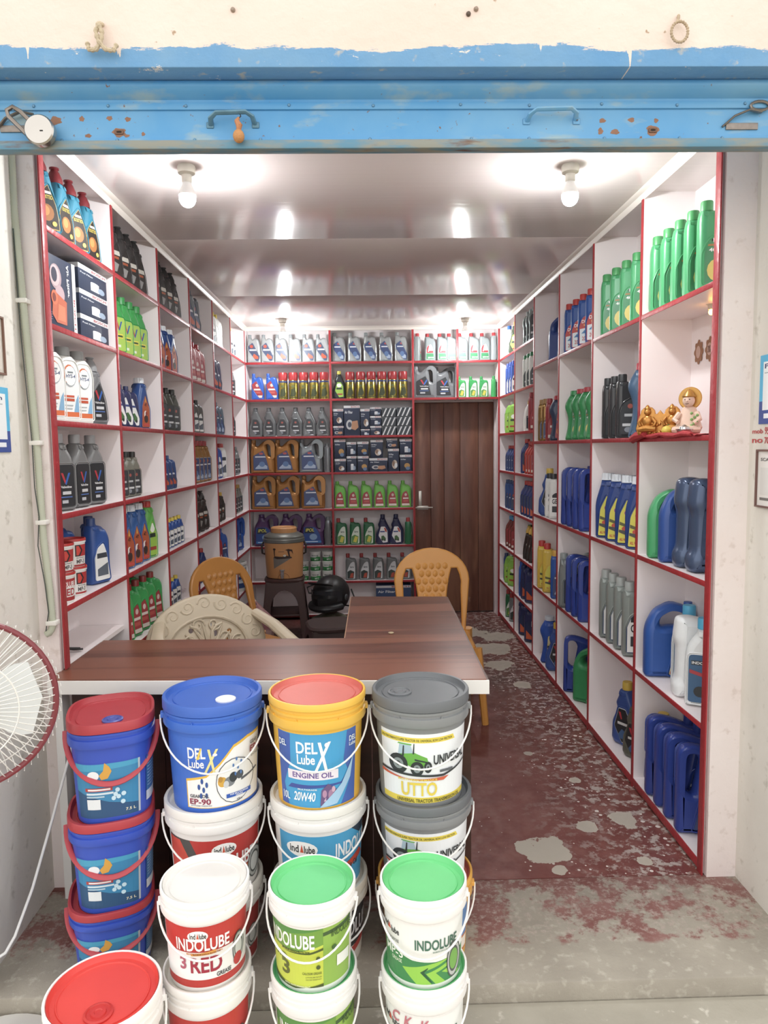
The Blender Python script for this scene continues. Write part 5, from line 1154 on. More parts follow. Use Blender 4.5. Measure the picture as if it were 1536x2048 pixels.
# ------------------------------------------------------------------ chairs, stools, cooler
def arch_pts(w, z0, z1, n=14, k=.62):
    """closed outline of an arched chair back: w half width"""
    top = [(w*math.cos(a)**1 if False else w*(abs(math.cos(a))**k)*(1 if math.cos(a) >= 0 else -1), z1-(z1-z0)*.42*(1-abs(math.sin(a))**k)) for a in [PI*i/n for i in range(n+1)]]
    return [(-w*.9, z0), (w*.9, z0)]+top
def plastic_chair(label, loc, rz, col, lean=.2, group=None):
    t = thing('plastic_chair', label, 'chair', loc, rz, group)
    m = mat(col, .35, var=.06, scale=5)
    Tb = Matrix.Translation((0, .19, .42)) @ Matrix.Rotation(-lean, 4, 'X')
    W2, Hb = .235, .53
    out = [(-.2, 0), (.2, 0), (.222, .2)] + [(W2*math.cos(a)*(1 if abs(math.cos(a)) < .99 else 1), .33+.2*math.sin(a)) for a in [PI*i/16 for i in range(17)]] + [(-.222, .2)]
    sp = lambda z: .088+.045*((z-.16)/.27)**2
    zs = [.04+.40*k/10 for k in range(11)]
    def inn(z): return .178 if z < .3 else .182*math.sqrt(max(.05, 1-((z-.3)/.2)**2))
    hl = [(sp(z), z) for z in zs if sp(z) < inn(z)-.006]; hr = [(inn(z), z) for z in reversed(zs) if sp(z) < inn(z)-.006]
    h1 = hl+hr; h2 = [(-x, z) for x, z in h1]
    obj('backrest', MB().plate(out, .026, .01, [h1, h2], T=Tb), m, t)
    q = MB()
    for r in range(9):
        for c in range(4 if r % 2 else 5):
            x = (c-(1.5 if r % 2 else 2))*.042; z = .04+r*.047
            if abs(x) < sp(z)-.014 and z < .44:
                b = bmesh.new(); bmesh.ops.create_uvsphere(b, u_segments=8, v_segments=5, radius=1)
                for v in b.verts: v.co = Vector((x+v.co.x*.023, v.co.y*.0225, z+v.co.z*.027))
                q.bm(b, None, Tb)
    obj('quilted_panel', q, m, t, label='diamond quilted centre panel')
    obj('seat', MB().plate(fillet([(-.22, -.22, .05), (.22, -.22, .05), (.2, .2, .05), (-.2, .2, .05)]), .03, .012, T=Matrix.Translation((0, 0, .425)) @ Matrix.Rotation(R(-90), 4, 'X') @ Matrix.Scale(-1, 4, (0, 0, 1))), m, t)
    for sx in (-1, 1):
        obj('leg', MB().tube([(sx*.215, .19, .45), (sx*.23, .23, .2), (sx*.245, .27, 0)], [.028, .024, .02], 8), m, t)
        obj('leg', MB().tube([(sx*.205, -.19, .43), (sx*.225, -.215, .2), (sx*.24, -.235, 0)], [.026, .022, .02], 8), m, t)
        obj('apron', MB().box(sx*.2-.008, -.19, .37, sx*.2+.008, .19, .42), m, t)
    return t
plastic_chair('yellow plastic chair with quilted back beyond the far end of the desk', (.395, 4.12, 0), R(2), '#d6912a', .16, 'yellow plastic chairs')
plastic_chair('yellow plastic chair turned sideways against the left shelves', (-.655, 4.05, 0), R(52), '#bd7c22', .3, 'yellow plastic chairs')
# carved cream armchair
def cream_chair():
    t = thing('carved_chair', 'cream plastic armchair with carved scrollwork back behind the desk', 'chair', (-.66, 3.24, 0), R(30))
    m = mat('#cbb99d', .45, var=.08, scale=8)
    Tb = Matrix.Translation((-.02, .2, .45)) @ Matrix.Rotation(R(-14), 4, 'X')
    out = [(-.22, 0), (.22, 0)]+[(.30*math.cos(a), .17+.25*math.sin(a)) for a in [R(-8+196*i/24) for i in range(25)]]
    hole = [(.19*math.cos(a), .15+.15*math.sin(a)) for a in [2*PI*i/28 for i in range(28)]]
    obj('backrest', MB().plate(out, .03, .012, [hole], T=Tb), m, t)
    pin = [ell(.1*math.cos(R(a)), .15+.085*math.sin(R(a)), .013, .02, 8) for a in range(20, 380, 45)]+[ell(x, .15, .009, .03, 8) for x in (-.045, .045)]+[ell(.15*math.cos(R(a)), .15+.115*math.sin(R(a)), .012, .012, 8) for a in range(0, 360, 40)]
    obj('pierced_panel', MB().plate([(x*1.02, .15+(z-.15)*1.02) for x, z in hole], .012, .003, pin, T=Tb), m, t)
    q = MB()
    def curl(cx, cz, r, a0, turns, sgn, th=.0075):
        n = 16; pts = []
        for k in range(n+1):
            u = k/n; a = a0+sgn*turns*2*PI*u; rr = r*(1-.8*u)
            pts.append((cx+rr*math.cos(a), -.012, cz+rr*math.sin(a)))
        q.tube(pts, [th*(1-.4*k/n) for k in range(n+1)], 6, None, Tb)
    for k in range(9):
        a = R(10+20*k); curl(.245*math.cos(a), .17+.205*math.sin(a), .035, a+PI/2, 1.3, 1 if k % 2 else -1)
    for s in (-1, 1):
        curl(s*.08, .2, .07, R(90), 1.2, s); curl(s*.1, .1, .055, R(200 if s > 0 else -20), 1.2, -s); curl(s*.04, .27, .035, R(0), 1.2, -s, .006); curl(s*.15, .17, .035, R(60), 1.3, s, .006); curl(s*.03, .06, .04, R(180), 1.1, s, .006)
    for k in range(7):
        a = R(30+20*k); q.tube([(0, -.008, .13), (.07*math.cos(a), -.012, .13+.07*math.sin(a)), (.145*math.cos(a+.12), -.01, .14+.14*math.sin(a+.12))], [.006, .011, .004], 6, None, Tb)
    q.tube([(.2*math.cos(a), -.013, .15+.16*math.sin(a)) for a in [2*PI*i/28 for i in range(28)]], .008, 6, None, Tb, closed=True)
    obj('scrollwork', q, m, t, label='raised leaf and scroll carving')
    obj('seat', MB().box(-.25, -.24, .40, .25, .2, .45, bev=.02), m, t)
    for s in (-1, 1):
        obj('armrest', MB().tube([(s*.24, .27, .74), (s*.285, .14, .70), (s*.3, -.05, .655), (s*.3, -.2, .645), (s*.29, -.26, .60), (s*.285, -.25, .42)], [.03, .034, .034, .034, .03, .026], 10, flat=.7), m, t)
        obj('leg', MB().tube([(s*.26, .2, .45), (s*.27, .27, 0)], [.03, .022], 8), m, t); obj('leg', MB().tube([(s*.27, -.23, .44), (s*.28, -.26, 0)], [.03, .022], 8), m, t)
cream_chair()
def stool(label, loc, rz, h, col='#4a2e2a'):
    t = thing('plastic_stool', label, 'stool', loc, rz, 'brown plastic stools'); m = mat(col, .4, var=.06)
    obj('top', MB().lathe([(0, h-.03), (.15, h-.03), (.165, h-.028), (.168, h-.012), (.155, h), (.12, h-.003), (0, h-.003)], 40, sup=(1, 1, 4.)), m, t)
    a, b0 = .145, .2
    for k in range(4):
        T = Matrix.Rotation(PI/2*k, 4, 'Z')
        n = 14
        # one side panel with an arched cut-out, leaning outwards
        out = [(-b0, 0), (-b0+.06, 0), (-.115, .22*h/.45)]+[(.115*-math.cos(PI*i/n), (.22+.15*math.sin(PI*i/n))*h/.45) for i in range(n+1)]+[(.115, .22*h/.45), (b0-.06, 0), (b0, 0), (a, h-.02), (-a, h-.02)]
        Tt = T @ Matrix.Translation((0, -b0, 0)) @ Matrix.Rotation(-math.atan((b0-a)/h), 4, 'X')
        obj('side_panel', MB().plate(out, .008, .002, T=Tt, steps=1), m, t)
    obj('stretcher', MB().box(-.165, -.165, .17*h/.45, .165, .165, .185*h/.45, bev=.003), m, t)
    return t
stool('brown plastic stool carrying the water cooler', (-.712, 5.95, 0), R(4), .50)
stool('low brown plastic stool in the corner of the desk', (-.26, 4.72, 0), R(12), .40, '#3f2c29')
ck = thing('water_cooler', 'orange insulated water cooler with grey lid standing on a stool', 'water cooler', (-.712, 5.95, .50))
obj('body', MB().lathe([(0, 0), (.143, 0), (.15, .006), (.165, .29), (.165, .3)], 48), mat('#cf9150', .42, var=.06), ck)
obj('lid', MB().lathe([(.168, .296), (.172, .3), (.172, .325), (.166, .33), (.166, .345), (.158, .355), (.12, .375), (.11, .376)], 48), mat('#74766f', .35, .3), ck, label='grey lid band')
obj('cap', MB().lathe([(.1, .37), (.108, .372), (.108, .41), (.1, .418), (.09, .416), (.085, .41), (0, .41)], 40), mat('#cf9150', .42), ck)
for s in (-1, 1): obj('handle', MB().tube([(s*.163, 0, .3), (s*.185, -.02, .27), (s*.18, -.02, .2), (s*.16, 0, .19)], .008, 8), mat('#2a2422', .5), ck)
tp = obj('tap', MB().lathe([(.012, -.03), (.014, 0), (.014, .03), (.02, .034), (.02, .045), (0, .046)], 16), mat('#c9ccce', .25, .8), ck, (0, -.175, .04))
obj('spindle', MB().tube([(0, 0, .01), (0, .03, .01)], .01, 10), mat('#c9ccce', .25, .8), tp)
cyl = lambda z0, z1: (lambda u, v, o: ((.151+.015*(z0+(z1-z0)*v)/.29+o)*math.sin(R(-75+150*u)), -(.151+.015*(z0+(z1-z0)*v)/.29+o)*math.cos(R(-75+150*u)), z0+(z1-z0)*v))
obj('print', art_mesh([('p', [(.32, .3), (.32, .62), (.4, .6), (.7, .62), (.5, .45)], '#7a746c'), ('p', [(.32, .62), (.36, .66), (.5, .65), (.58, .68), (.68, .64), (.7, .6), (.4, .58)], '#3a2a26'), ('p', [(.34, .64), (.335, .85), (.36, .85), (.355, .64)], '#3a2420'), ('e', .35, .86, .03, .03, '#3a2420'), ('p', [(.63, .64), (.6, .82), (.56, .84), (.62, .87), (.7, .84), (.72, .7), (.68, .8), (.64, .8), (.66, .64)], '#3a2420'), ('e', .55, .68, .03, .03, '#d9d3c8'), ('r', .43, .785, .54, .8, '#6a5244'), ('p', ell(.52, .02, .12, .16, 14, 0, 180), '#8a5526'), ('p', ell(.52, .02, .11, .145, 14, 0, 180), '#cf9150')], cyl(.0, .29), 20, .001), None, ck)
# helmet on a bundle of bags
hm = thing('helmet', 'black motorcycle helmet lying below the back shelves', 'helmet', (-.325, 5.93, .195), R(-25), sc=1.15)
q = MB(); b = bmesh.new(); bmesh.ops.create_uvsphere(b, u_segments=28, v_segments=18, radius=.14)
for v in b.verts:
    v.co = Vector((v.co.x*.95, v.co.y*1.12, v.co.z*1.0+.13))
    if v.co.z < .03: v.co.z = .03+(v.co.z-.03)*.3
    if v.co.y < -.05 and v.co.z < .14: v.co.y -= .05*(1-abs(v.co.x)/.14)
q.bm(b); obj('shell', q, mat('#17181a', .38), hm)
obj('chin_bar', MB().tube([(.12*math.cos(R(a)), -.165*abs(math.sin(R(a)))-.01, .065+.01*math.sin(R(a))) for a in range(200, 341, 14)], .034, 10, flat=.8), mat('#1b1c1f', .4), hm)
obj('peak', MB().plate(fillet([(-.1, -.02, .03), (.1, -.02, .03), (.08, .07, .03), (-.08, .07, .03)]), .008, .003, T=Matrix.Translation((0, -.15, .225)) @ Matrix.Rotation(R(70), 4, 'X')), mat('#1b1c1f', .4), hm)
obj('visor', MB().add(*(lambda n, k: ([((.139+.004)*math.sin(R(-65+130*i/n))*.97, -(.145)*math.cos(R(-65+130*i/n))*1.1, .1+.1*j/k-.02*(j/k)**2) for j in range(k+1) for i in range(n+1)], [(j*(n+1)+i, j*(n+1)+i+1, (j+1)*(n+1)+i+1, (j+1)*(n+1)+i) for j in range(k) for i in range(n)]))(16, 5)), mat('#2b2e33', .2), hm)
for s in (-1, 1): obj('pivot', MB().lathe([(.022, 0), (.022, .008), (.014, .012), (0, .012)], 20), mat('#4b4e52', .4), hm, (s*.132, -.02, .12), (0, s*R(90), 0))
obj('strap', MB().tube([(.1, .02, .05), (.17, -.03, .06), (.2, -.02, .12), (.15, .03, .17)], .006, 6), mat('#141414', .6), hm); obj('strap', MB().tube([(-.1, .02, .12), (-.17, -.03, .13), (-.19, -.02, .17), (-.12, .03, .2)], .006, 6), mat('#141414', .6), hm)
def sack(name, label, loc, sx, sy, sz, cols, seed):
    rnd = random.Random(seed); t = thing(name, label, 'sack', loc)
    b = bmesh.new(); bmesh.ops.create_uvsphere(b, u_segments=32, v_segments=22, radius=1)
    for v in b.verts:
        k = 1+.07*math.sin(5*v.co.x+seed)*math.cos(4*v.co.z+2*v.co.y)+.05*math.sin(11*v.co.y+7*v.co.x)
        zz = v.co.z
        pin = 1 if zz < .3 else max(.22, 1-(zz-.3)*1.15)
        v.co = Vector((v.co.x*sx*k*pin, v.co.y*sy*k*pin, max(.0, (zz*.5+.5)*sz*(1.0)+.0)))
    tt = NT('woven_sack_'+str(seed), .7); c = tt.mix(tt.ramp(tt.noise(9, 5), .4, .6), cols[0], cols[1]); c = tt.mix(tt.ramp(tt.noise(5, 4), .55, .6), c, cols[2]); tt.col(c); tt.bump(tt.noise(30, 6), .5, .01)
    obj('bag', MB().bm(b), tt.m, t)
    obj('tie', MB().lathe([(sx*.26, sz*.86), (sx*.3, sz*.88), (sx*.26, sz*.9)], 16), mat('#6a4048', .6), t)
sack('woven_sack', 'pink and white printed sack on the floor beside the cooler stool', (-.885, 5.32, 0), .15, .13, .46, ('#b99a94', '#8c4a58', '#d6c9c0'), 3)
sack('woven_sack', 'olive bundle of bags on the floor under the black helmet', (-.33, 5.95, 0), .17, .15, .21, ('#6b6a56', '#8d8c7c', '#b9b8ac'), 5)
# ------------------------------------------------------------------ bulbs
def bulb(label, x, y, k=1.):
    t = thing('light_bulb', label, 'light bulb', (x, y, CEIL), 0, 'lit bulbs under the ceiling')
    w = mat('#e2dccd', .4, var=.03)
    obj('ceiling_rose', MB().lathe([(.0, 0), (.032, 0), (.034, -.006), (.032, -.028), (.02, -.034), (0, -.034)][::-1], 28), w, t)
    obj('socket', MB().lathe([(0, -.062), (.017, -.062), (.019, -.058), (.019, -.034), (.017, -.03), (0, -.03)], 24), w, t)
    obj('collar', MB().lathe([(0, -.112), (.0305, -.112), (.0325, -.108), (.027, -.09), (.018, -.07), (.0165, -.062), (.014, -.06), (0, -.06)], 28), mat('#e9e7e2', .4), t)
    g = MB().lathe([(0, -.152), (.008, -.151), (.017, -.147), (.025, -.139), (.030, -.128), (.031, -.12), (.0305, -.1125), (0, -.1125)], 28)
    obj('globe', g, mat('#fbffff', .3, emit=BULB_POWER*k), t, label='glowing white globe')
bulb('lit bulb at the front left of the ceiling', -.669, 2.82); bulb('lit bulb at the front right of the ceiling', .796, 2.83)
bulb('lit bulb at the back left of the ceiling', -.69, 6.05); bulb('lit bulb at the back right of the ceiling', .837, 6.1)

# ------------------------------------------------------------------ pedestal fan at the left edge
def fan():
    t = thing('pedestal_fan', 'white pedestal fan with dark red guard ring at the left edge', 'fan', (-1.02, 1.74, -.058), R(22))
    wh = mat('#e8e6e0', .4, var=.03); hz = 1.0
    T = Matrix.Translation((0, 0, hz)) @ Matrix.Rotation(R(90), 4, 'X')       # disc axis along -y
    obj('base', MB().lathe([(0, 0), (.2, 0), (.205, .01), (.195, .02), (.06, .045), (.03, .06), (0, .06)], 40), wh, t)
    obj('pole', MB().tube([(0, .06, .05), (0, .06, .75), (0, .08, .98)], .016, 12), mat('#d4d2cc', .35, .3), t)
    obj('motor', MB().lathe([(0, -.16), (.05, -.15), (.062, -.09), (.06, -.02), (.03, .0), (0, .0)], 28, None, T), mat('#e0ded8', .4), t)
    obj('guard_ring', MB().tube([(.217*math.cos(a), .217*math.sin(a), 0) for a in [2*PI*k/56 for k in range(56)]], .0075, 8, None, T, closed=True), mat('#7d2630', .35), t, label='dark red plastic ring')
    f = MB(); N = 66
    for k in range(N):
        a = 2*PI*k/N
        f.tube([(r*math.cos(a+.9*(.217-r)), r*math.sin(a+.9*(.217-r)), z) for r, z in ((.05, .062), (.1, .06), (.16, .048), (.2, .024), (.215, .004))], .0013, 4, None, T)
    for r, z in ((.05, .062), (.135, .055)): f.tube([(r*math.cos(a), r*math.sin(a), z) for a in [2*PI*k/40 for k in range(40)]], .0018, 5, None, T, closed=True)
    obj('front_guard', f, wh, t)
    f = MB()
    for k in range(N):
        a = 2*PI*k/N
        f.tube([(r*math.cos(a), r*math.sin(a), z) for r, z in ((.06, -.1), (.14, -.1), (.2, -.07), (.228, -.025), (.23, .006))], .0013, 4, None, T)
    for r, z in ((.06, -.1), (.2, -.07)): f.tube([(r*math.cos(a), r*math.sin(a), z) for a in [2*PI*k/40 for k in range(40)]], .0018, 5, None, T, closed=True)
    obj('rear_guard', f, wh, t)
    obj('hub_badge', MB().lathe([(0, .058), (.048, .058), (.05, .062), (.03, .066), (0, .066)], 28, None, T), mat('#d9d7d1', .3), t)
    for k in range(3):
        Tk = T @ Matrix.Rotation(2*PI*k/3, 4, 'Z')
        vs = []; n = 7
        for i in range(n):
            r = .03+.155*i/(n-1); wd = .35+.35*math.sin(PI*i/(n-1)*.8)
            for s in (-1, 0, 1): vs.append((r*math.cos(s*wd), r*math.sin(s*wd), .012*s+.004))
        vs2 = vs+[(x, y, z-.003) for x, y, z in vs]; m0 = len(vs)
        fs = [(i*3+j, i*3+j+1, i*3+j+4, i*3+j+3) for i in range(n-1) for j in range(2)]
        fs += [tuple(m0+q for q in reversed(f_)) for f_ in fs]
        obj('blade', MB().add(vs2, fs, None, Tk), mat('#dde2e3', .3), t)
fan()
b = MB().tube([(-.985, 2.30, .62), (-1.03, 2.22, .40), (-1.06, 2.12, .22), (-1.075, 2.03, .13), (-1.09, 2.0, .10), (-1.12, 1.975, .09), (-1.148, 1.97, .085)], .0045, 8)
tag(obj('power_cable', b, mat('#e6e6e4', .4), None), 'white power cable running down from the desk towards the fan', 'cable')

# ------------------------------------------------------------------ conduit on the left pier
path = [(-1.150, 2.455, 2.62), (-1.150, 2.45, 2.36), (-1.138, 2.45, 2.07), (-1.128, 2.45, 1.83), (-1.118, 2.45, 1.54), (-1.115, 2.45, 1.27), (-1.103, 2.45, 1.09), (-1.100, 2.45, .985)]
fine = []
for a, c in zip(path, path[1:]):
    A, C = Vector(a), Vector(c); n = max(2, int((C-A).length/.0045))
    fine += [(A.lerp(C, i/n))[:] for i in range(n)]
end = [(-1.100, 2.45, .97), (-1.104, 2.447, .955), (-1.112, 2.445, .945), (-1.122, 2.443, .94)]
P = fine+end
t = thing('conduit', 'pale green corrugated conduit clipped down the left pier', 'pipe', (0, 0, 0))
obj('pipe', MB().tube(P, [.0125 if i % 2 else .0112 for i in range(len(P))], 10), mat('#b3b8a2', .5, var=.1), t)
for x, z in ((-1.138, 2.07), (-1.12, 1.6), (-1.115, 1.33), (-1.1, .98)): obj('clip', MB().box(x-.018, 2.434, z-.008, x+.018, 2.47, z+.008, bev=.003), mat('#e4e2da', .5), t)
obj('wire', MB().tube([(-1.150, 2.437, 2.3), (-1.144, 2.436, 1.95), (-1.128, 2.436, 1.6), (-1.128, 2.436, 1.45), (-1.119, 2.436, 1.35), (-1.13, 2.44, 1.25), (-1.112, 2.436, 1.12), (-1.105, 2.436, 1.02), (-1.12, 2.44, .95)], .0018, 5), mat('#2f3a33', .5), t, label='thin dark green wire')

# ------------------------------------------------------------------ notices on the outer side walls
def notice(name, label, x, y0, y1, z0, z1, art, base, cat='poster', frame=None):
    s = 1 if x < 0 else -1
    t = thing(name, label, cat, (x, 0, 0))
    obj('sheet', MB().box(min(0, s*.002), y0, z0, max(0, s*.002), y1, z1), mat(base, .4), t)
    def mp(u, v, o): return (s*(.0021+o), (y0+(y1-y0)*u) if s > 0 else (y1-(y1-y0)*u), z0+(z1-z0)*v)
    obj('print', art_mesh(art, mp), None, t)
    if frame:
        q = MB(); w = .006
        for a, b_, c, d in ((y0-w, z0-w, y1+w, z0), (y0-w, z1, y1+w, z1+w), (y0-w, z0, y0, z1), (y1, z0, y1+w, z1)): q.box(min(0, s*.008), a, b_, max(0, s*.008), c, d)
        obj('frame', q, mat(frame, .5), t)
pay = [('r', 0, 0, 1, .33, '#2b4a9c'), ('r', 0, .33, 1, 1, '#39b4e2'), ('r', .1, .2, .9, .9, '#eef1f3'), ('t', 'Paytm', .14, .78, .8, .87, '#23356e'), ('r', .14, .73, .8, .745, '#aab2b8'), ('r', .15, .08, .4, .15, '#e9edf4'), ('r', .5, .08, .85, .15, '#e9edf4')]
notice('payment_poster', 'blue payment poster on the right outer wall', 1.311, 2.17, 2.37, 1.63, 1.855, pay, '#39b4e2')
notice('payment_poster', 'blue payment poster on the left outer wall', -1.154, 2.14, 2.34, 1.57, 1.775, pay, '#39b4e2')
notice('framed_notice', 'brown framed notice on the right outer wall below red handwriting', 1.311, 2.20, 2.365, 1.36, 1.54, [('t', 'SCAN', .1, .82, .5, .88, '#5a5654'), ('r', .1, .2, .8, .7, '#d8d6d2'), ('r', .1, .1, .8, .15, '#6a6663')], '#e6e3de', frame='#6e4a42')
notice('framed_notice', 'brown framed picture on the left outer wall above the poster', -1.154, 2.14, 2.325, 1.82, 1.99, [('r', .05, .05, .95, .95, '#d3cbbf'), ('r', .3, .8, .9, .9, '#6a5a4c')], '#cfc7ba', frame='#7a5442')
q = art_mesh([('t', '9598', .0, .55, .55, 1., '#c0343a'), ('t', '700 5', .0, 0., .6, .4, '#c0343a'), ('t', 'mob', -.75, .62, -.1, .9, '#c0343a'), ('t', 'no', -.75, .05, -.1, .3, '#c0343a')], lambda u, v, o: (1.3112-o, 2.335-.1*u, 1.565+.055*v))
tag(obj('handwriting', q, None, None), 'red handwritten numbers on the right outer wall', 'writing')

# ------------------------------------------------------------------ things on the shutter and the lintel
pl = thing('padlock', 'round steel padlock hanging open on the left of the shutter', 'padlock', (-.862, 2.012, 2.415), 0)
st_ = mat('#b9b4ad', .25, .9, var=.1)
T = Matrix.Rotation(R(90), 4, 'X')
obj('case', MB().lathe([(0, -.013), (.036, -.013), (.0395, -.009), (.0395, .009), (.036, .013), (.03, .0135), (0, .0135)], 36, None, Matrix.Translation((0, 0, .01)) @ T), st_, pl)
obj('keyhole', MB().box(.004, -.0145, .004, .012, -.0135, .007), mat('#1a1715', .7), pl)
obj('shackle', MB().tube([(-.025, 0, .035), (-.05, 0, .06), (-.07, 0, .072), (-.085, -.002, .062), (-.08, -.004, .045), (-.055, -.004, .02), (-.035, -.002, .0)], .006, 8), mat('#8d8177', .35, .8), pl)
ch = thing('lemon_charm', 'dried orange lemon charm hanging on a string from the dark handle', 'charm', (-.334, 2.012, 2.41))
obj('fruit', MB().sphere((0, 0, 0), .0155, None, None, 18, 12, (1, 1, 1.12)), mat('#c98a44', .6, bump=.4, bscale=200, var=.2, scale=80), ch)
obj('pod', MB().tube([(0, 0, .014), (.003, -.003, .026), (-.004, .002, .04), (.001, .004, .05)], [.006, .009, .007, .003], 8), mat('#c07c48', .6), ch)
obj('string', MB().tube([(0, 0, .045), (.006, .008, .055), (.002, .012, .065)], .0015, 5), mat('#2c2522', .7), ch)
def rope(name, label, paths, loc, r, col, cat='hook'):
    t = thing(name, label, cat, loc)
    for k, p in enumerate(paths):
        n = []
        for a, c in zip(p, p[1:]):
            A, C = Vector(a), Vector(c); n += [A.lerp(C, i/5)[:] for i in range(5)]
        n.append(p[-1]); obj('strand', MB().tube(n, [r*(1+.25*math.sin(i*1.9)) for i in range(len(n))], 8), mat(col, .8, var=.3, scale=70, bump=.5, bscale=120), t)
    return t
rope('iron_hook', 'old cream painted hook with knotted rope on the left of the lintel', [[(-.035, -.014, .0), (-.03, -.016, -.018), (-.012, -.02, -.02), (.002, -.02, .0), (.006, -.02, .022), (-.002, -.02, .04)], [(.04, -.014, -.004), (.032, -.016, -.02), (.014, -.02, -.02), (-.004, -.022, .0), (-.01, -.02, .025), (-.002, -.018, .045), (0, .0, .052)]], (-.667, 1.958, 2.612), .0055, '#c3b293')
rope('iron_ring', 'old painted iron ring hanging on the right of the lintel', [[(.022*math.cos(R(90+24*k)), -.014, .026*math.sin(R(90+24*k))) for k in range(16)], [(-.006, -.012, .024), (0, -.006, .042), (.002, .0, .048)]], (.83, 1.958, 2.638), .0035, '#b7a284')
nm_ = MB().lathe([(.006, 0), (.0065, .003), (.004, .008), (0, .009)], 10).mesh('nail')
for x, z, lab in ((-.33, 2.70, 'rusty nail stub high on the lintel left of centre'), (.28, 2.69, 'dark nail hole stub high on the lintel right of centre'), (.30, 2.702, 'cream nail head beside the dark stub on the lintel')):
    tag(obj('nail', nm_, mat('#9b8878' if x != .28 else '#5a4a3e', .7), None, (x, 1.96, z), (R(90), 0, 0)), lab, 'nail')

# ------------------------------------------------------------------ little shrine in the right-hand shelving
zs = RLEV[1]+TB/2
def drape():
    nx, ny = 10, 30; vs = []; fs = []
    for j in range(ny+1):
        for i in range(nx+1):
            y = 2.53+.57*j/ny; u = i/nx
            x = XR+.16*(1-u)-.012*u; z = zs+.004+.004*math.sin(j*1.1+i)*(1-u*.5)+.003*math.sin(j*2.3)
            if j > ny-4: z += .0
            vs.append((x, y, z))
    fs = [(j*(nx+1)+i, j*(nx+1)+i+1, (j+1)*(nx+1)+i+1, (j+1)*(nx+1)+i) for j in range(ny) for i in range(nx)]
    n = len(vs); vs += [(x, y, z-.003) for x, y, z in vs]; fs += [tuple(n+q_ for q_ in reversed(f_)) for f_ in fs]
    b = MB().add(vs, fs)
    b.tube([(XR-.016, 3.02, zs+.012), (XR-.02, 3.09, zs+.008), (XR-.018, 3.15, zs-.006), (XR-.01, 3.17, zs-.02)], [.012, .02, .018, .006], 8)
    b.tube([(XR-.008, 2.6+.07*k, zs+.006+.004*math.sin(k*2)) for k in range(7)], [.008, .011, .009, .012, .008, .011, .007], 8)
    tag(obj('shrine_cloth', b, mat('#b3202a', .7, var=.2, scale=40, bump=.4, bscale=80)), 'rumpled red cloth spread on the shrine shelf', 'cloth')
drape()
def plaque():
    t = thing('deity_plaque', 'golden embossed plaque of seated figures on the red shrine cloth', 'plaque', (XR+.04, 3.0, zs+.008), R(-38))
    g = mat('#c8882a', .32, .6, var=.25, scale=60)
    out = [(-.09, 0), (.09, 0), (.1, .03), (.09, .07)]+[(.05+.032*math.cos(R(a)), .09+.032*math.sin(R(a))) for a in range(0, 181, 30)]+[(.012, .09), (0, .105), (-.012, .09)]+[(-.05+.032*math.cos(R(a)), .09+.032*math.sin(R(a))) for a in range(0, 181, 30)]+[(-.09, .07), (-.1, .03)]
    obj('backing', MB().plate(out, .014, .004), g, t)
    f = MB()
    for s in (-1, 1):
        x = s*.05
        f.sphere((x, -.012, .098), .014, None, None, 12, 8); f.sphere((x, -.012, .062), .022, None, None, 12, 8, (1, .6, 1.1)); f.tube([(x-.035, -.016, .025), (x, -.022, .03), (x+.035, -.016, .025)], [.012, .016, .012], 8); f.tube([(x+.02, -.016, .075), (x+.035, -.018, .055), (x+.028, -.018, .04)], .006, 6); f.tube([(x-.02, -.016, .075), (x-.035, -.018, .055), (x-.028, -.018, .04)], .006, 6); f.lathe([(.012, .108), (.013, .114), (.006, .125), (0, .13)], 10, None, Matrix.Translation((x, -.01, 0)))
    for k in range(9): f.sphere((-.08+.02*k, -.01, .012), .009, None, None, 8, 6)
    for k in range(7): f.sphere((-.03+.01*k, -.009, .05+.01*math.sin(k*2)), .007, None, None, 8, 6)
    obj('figures', f, g, t, label='two embossed seated figures')
plaque()
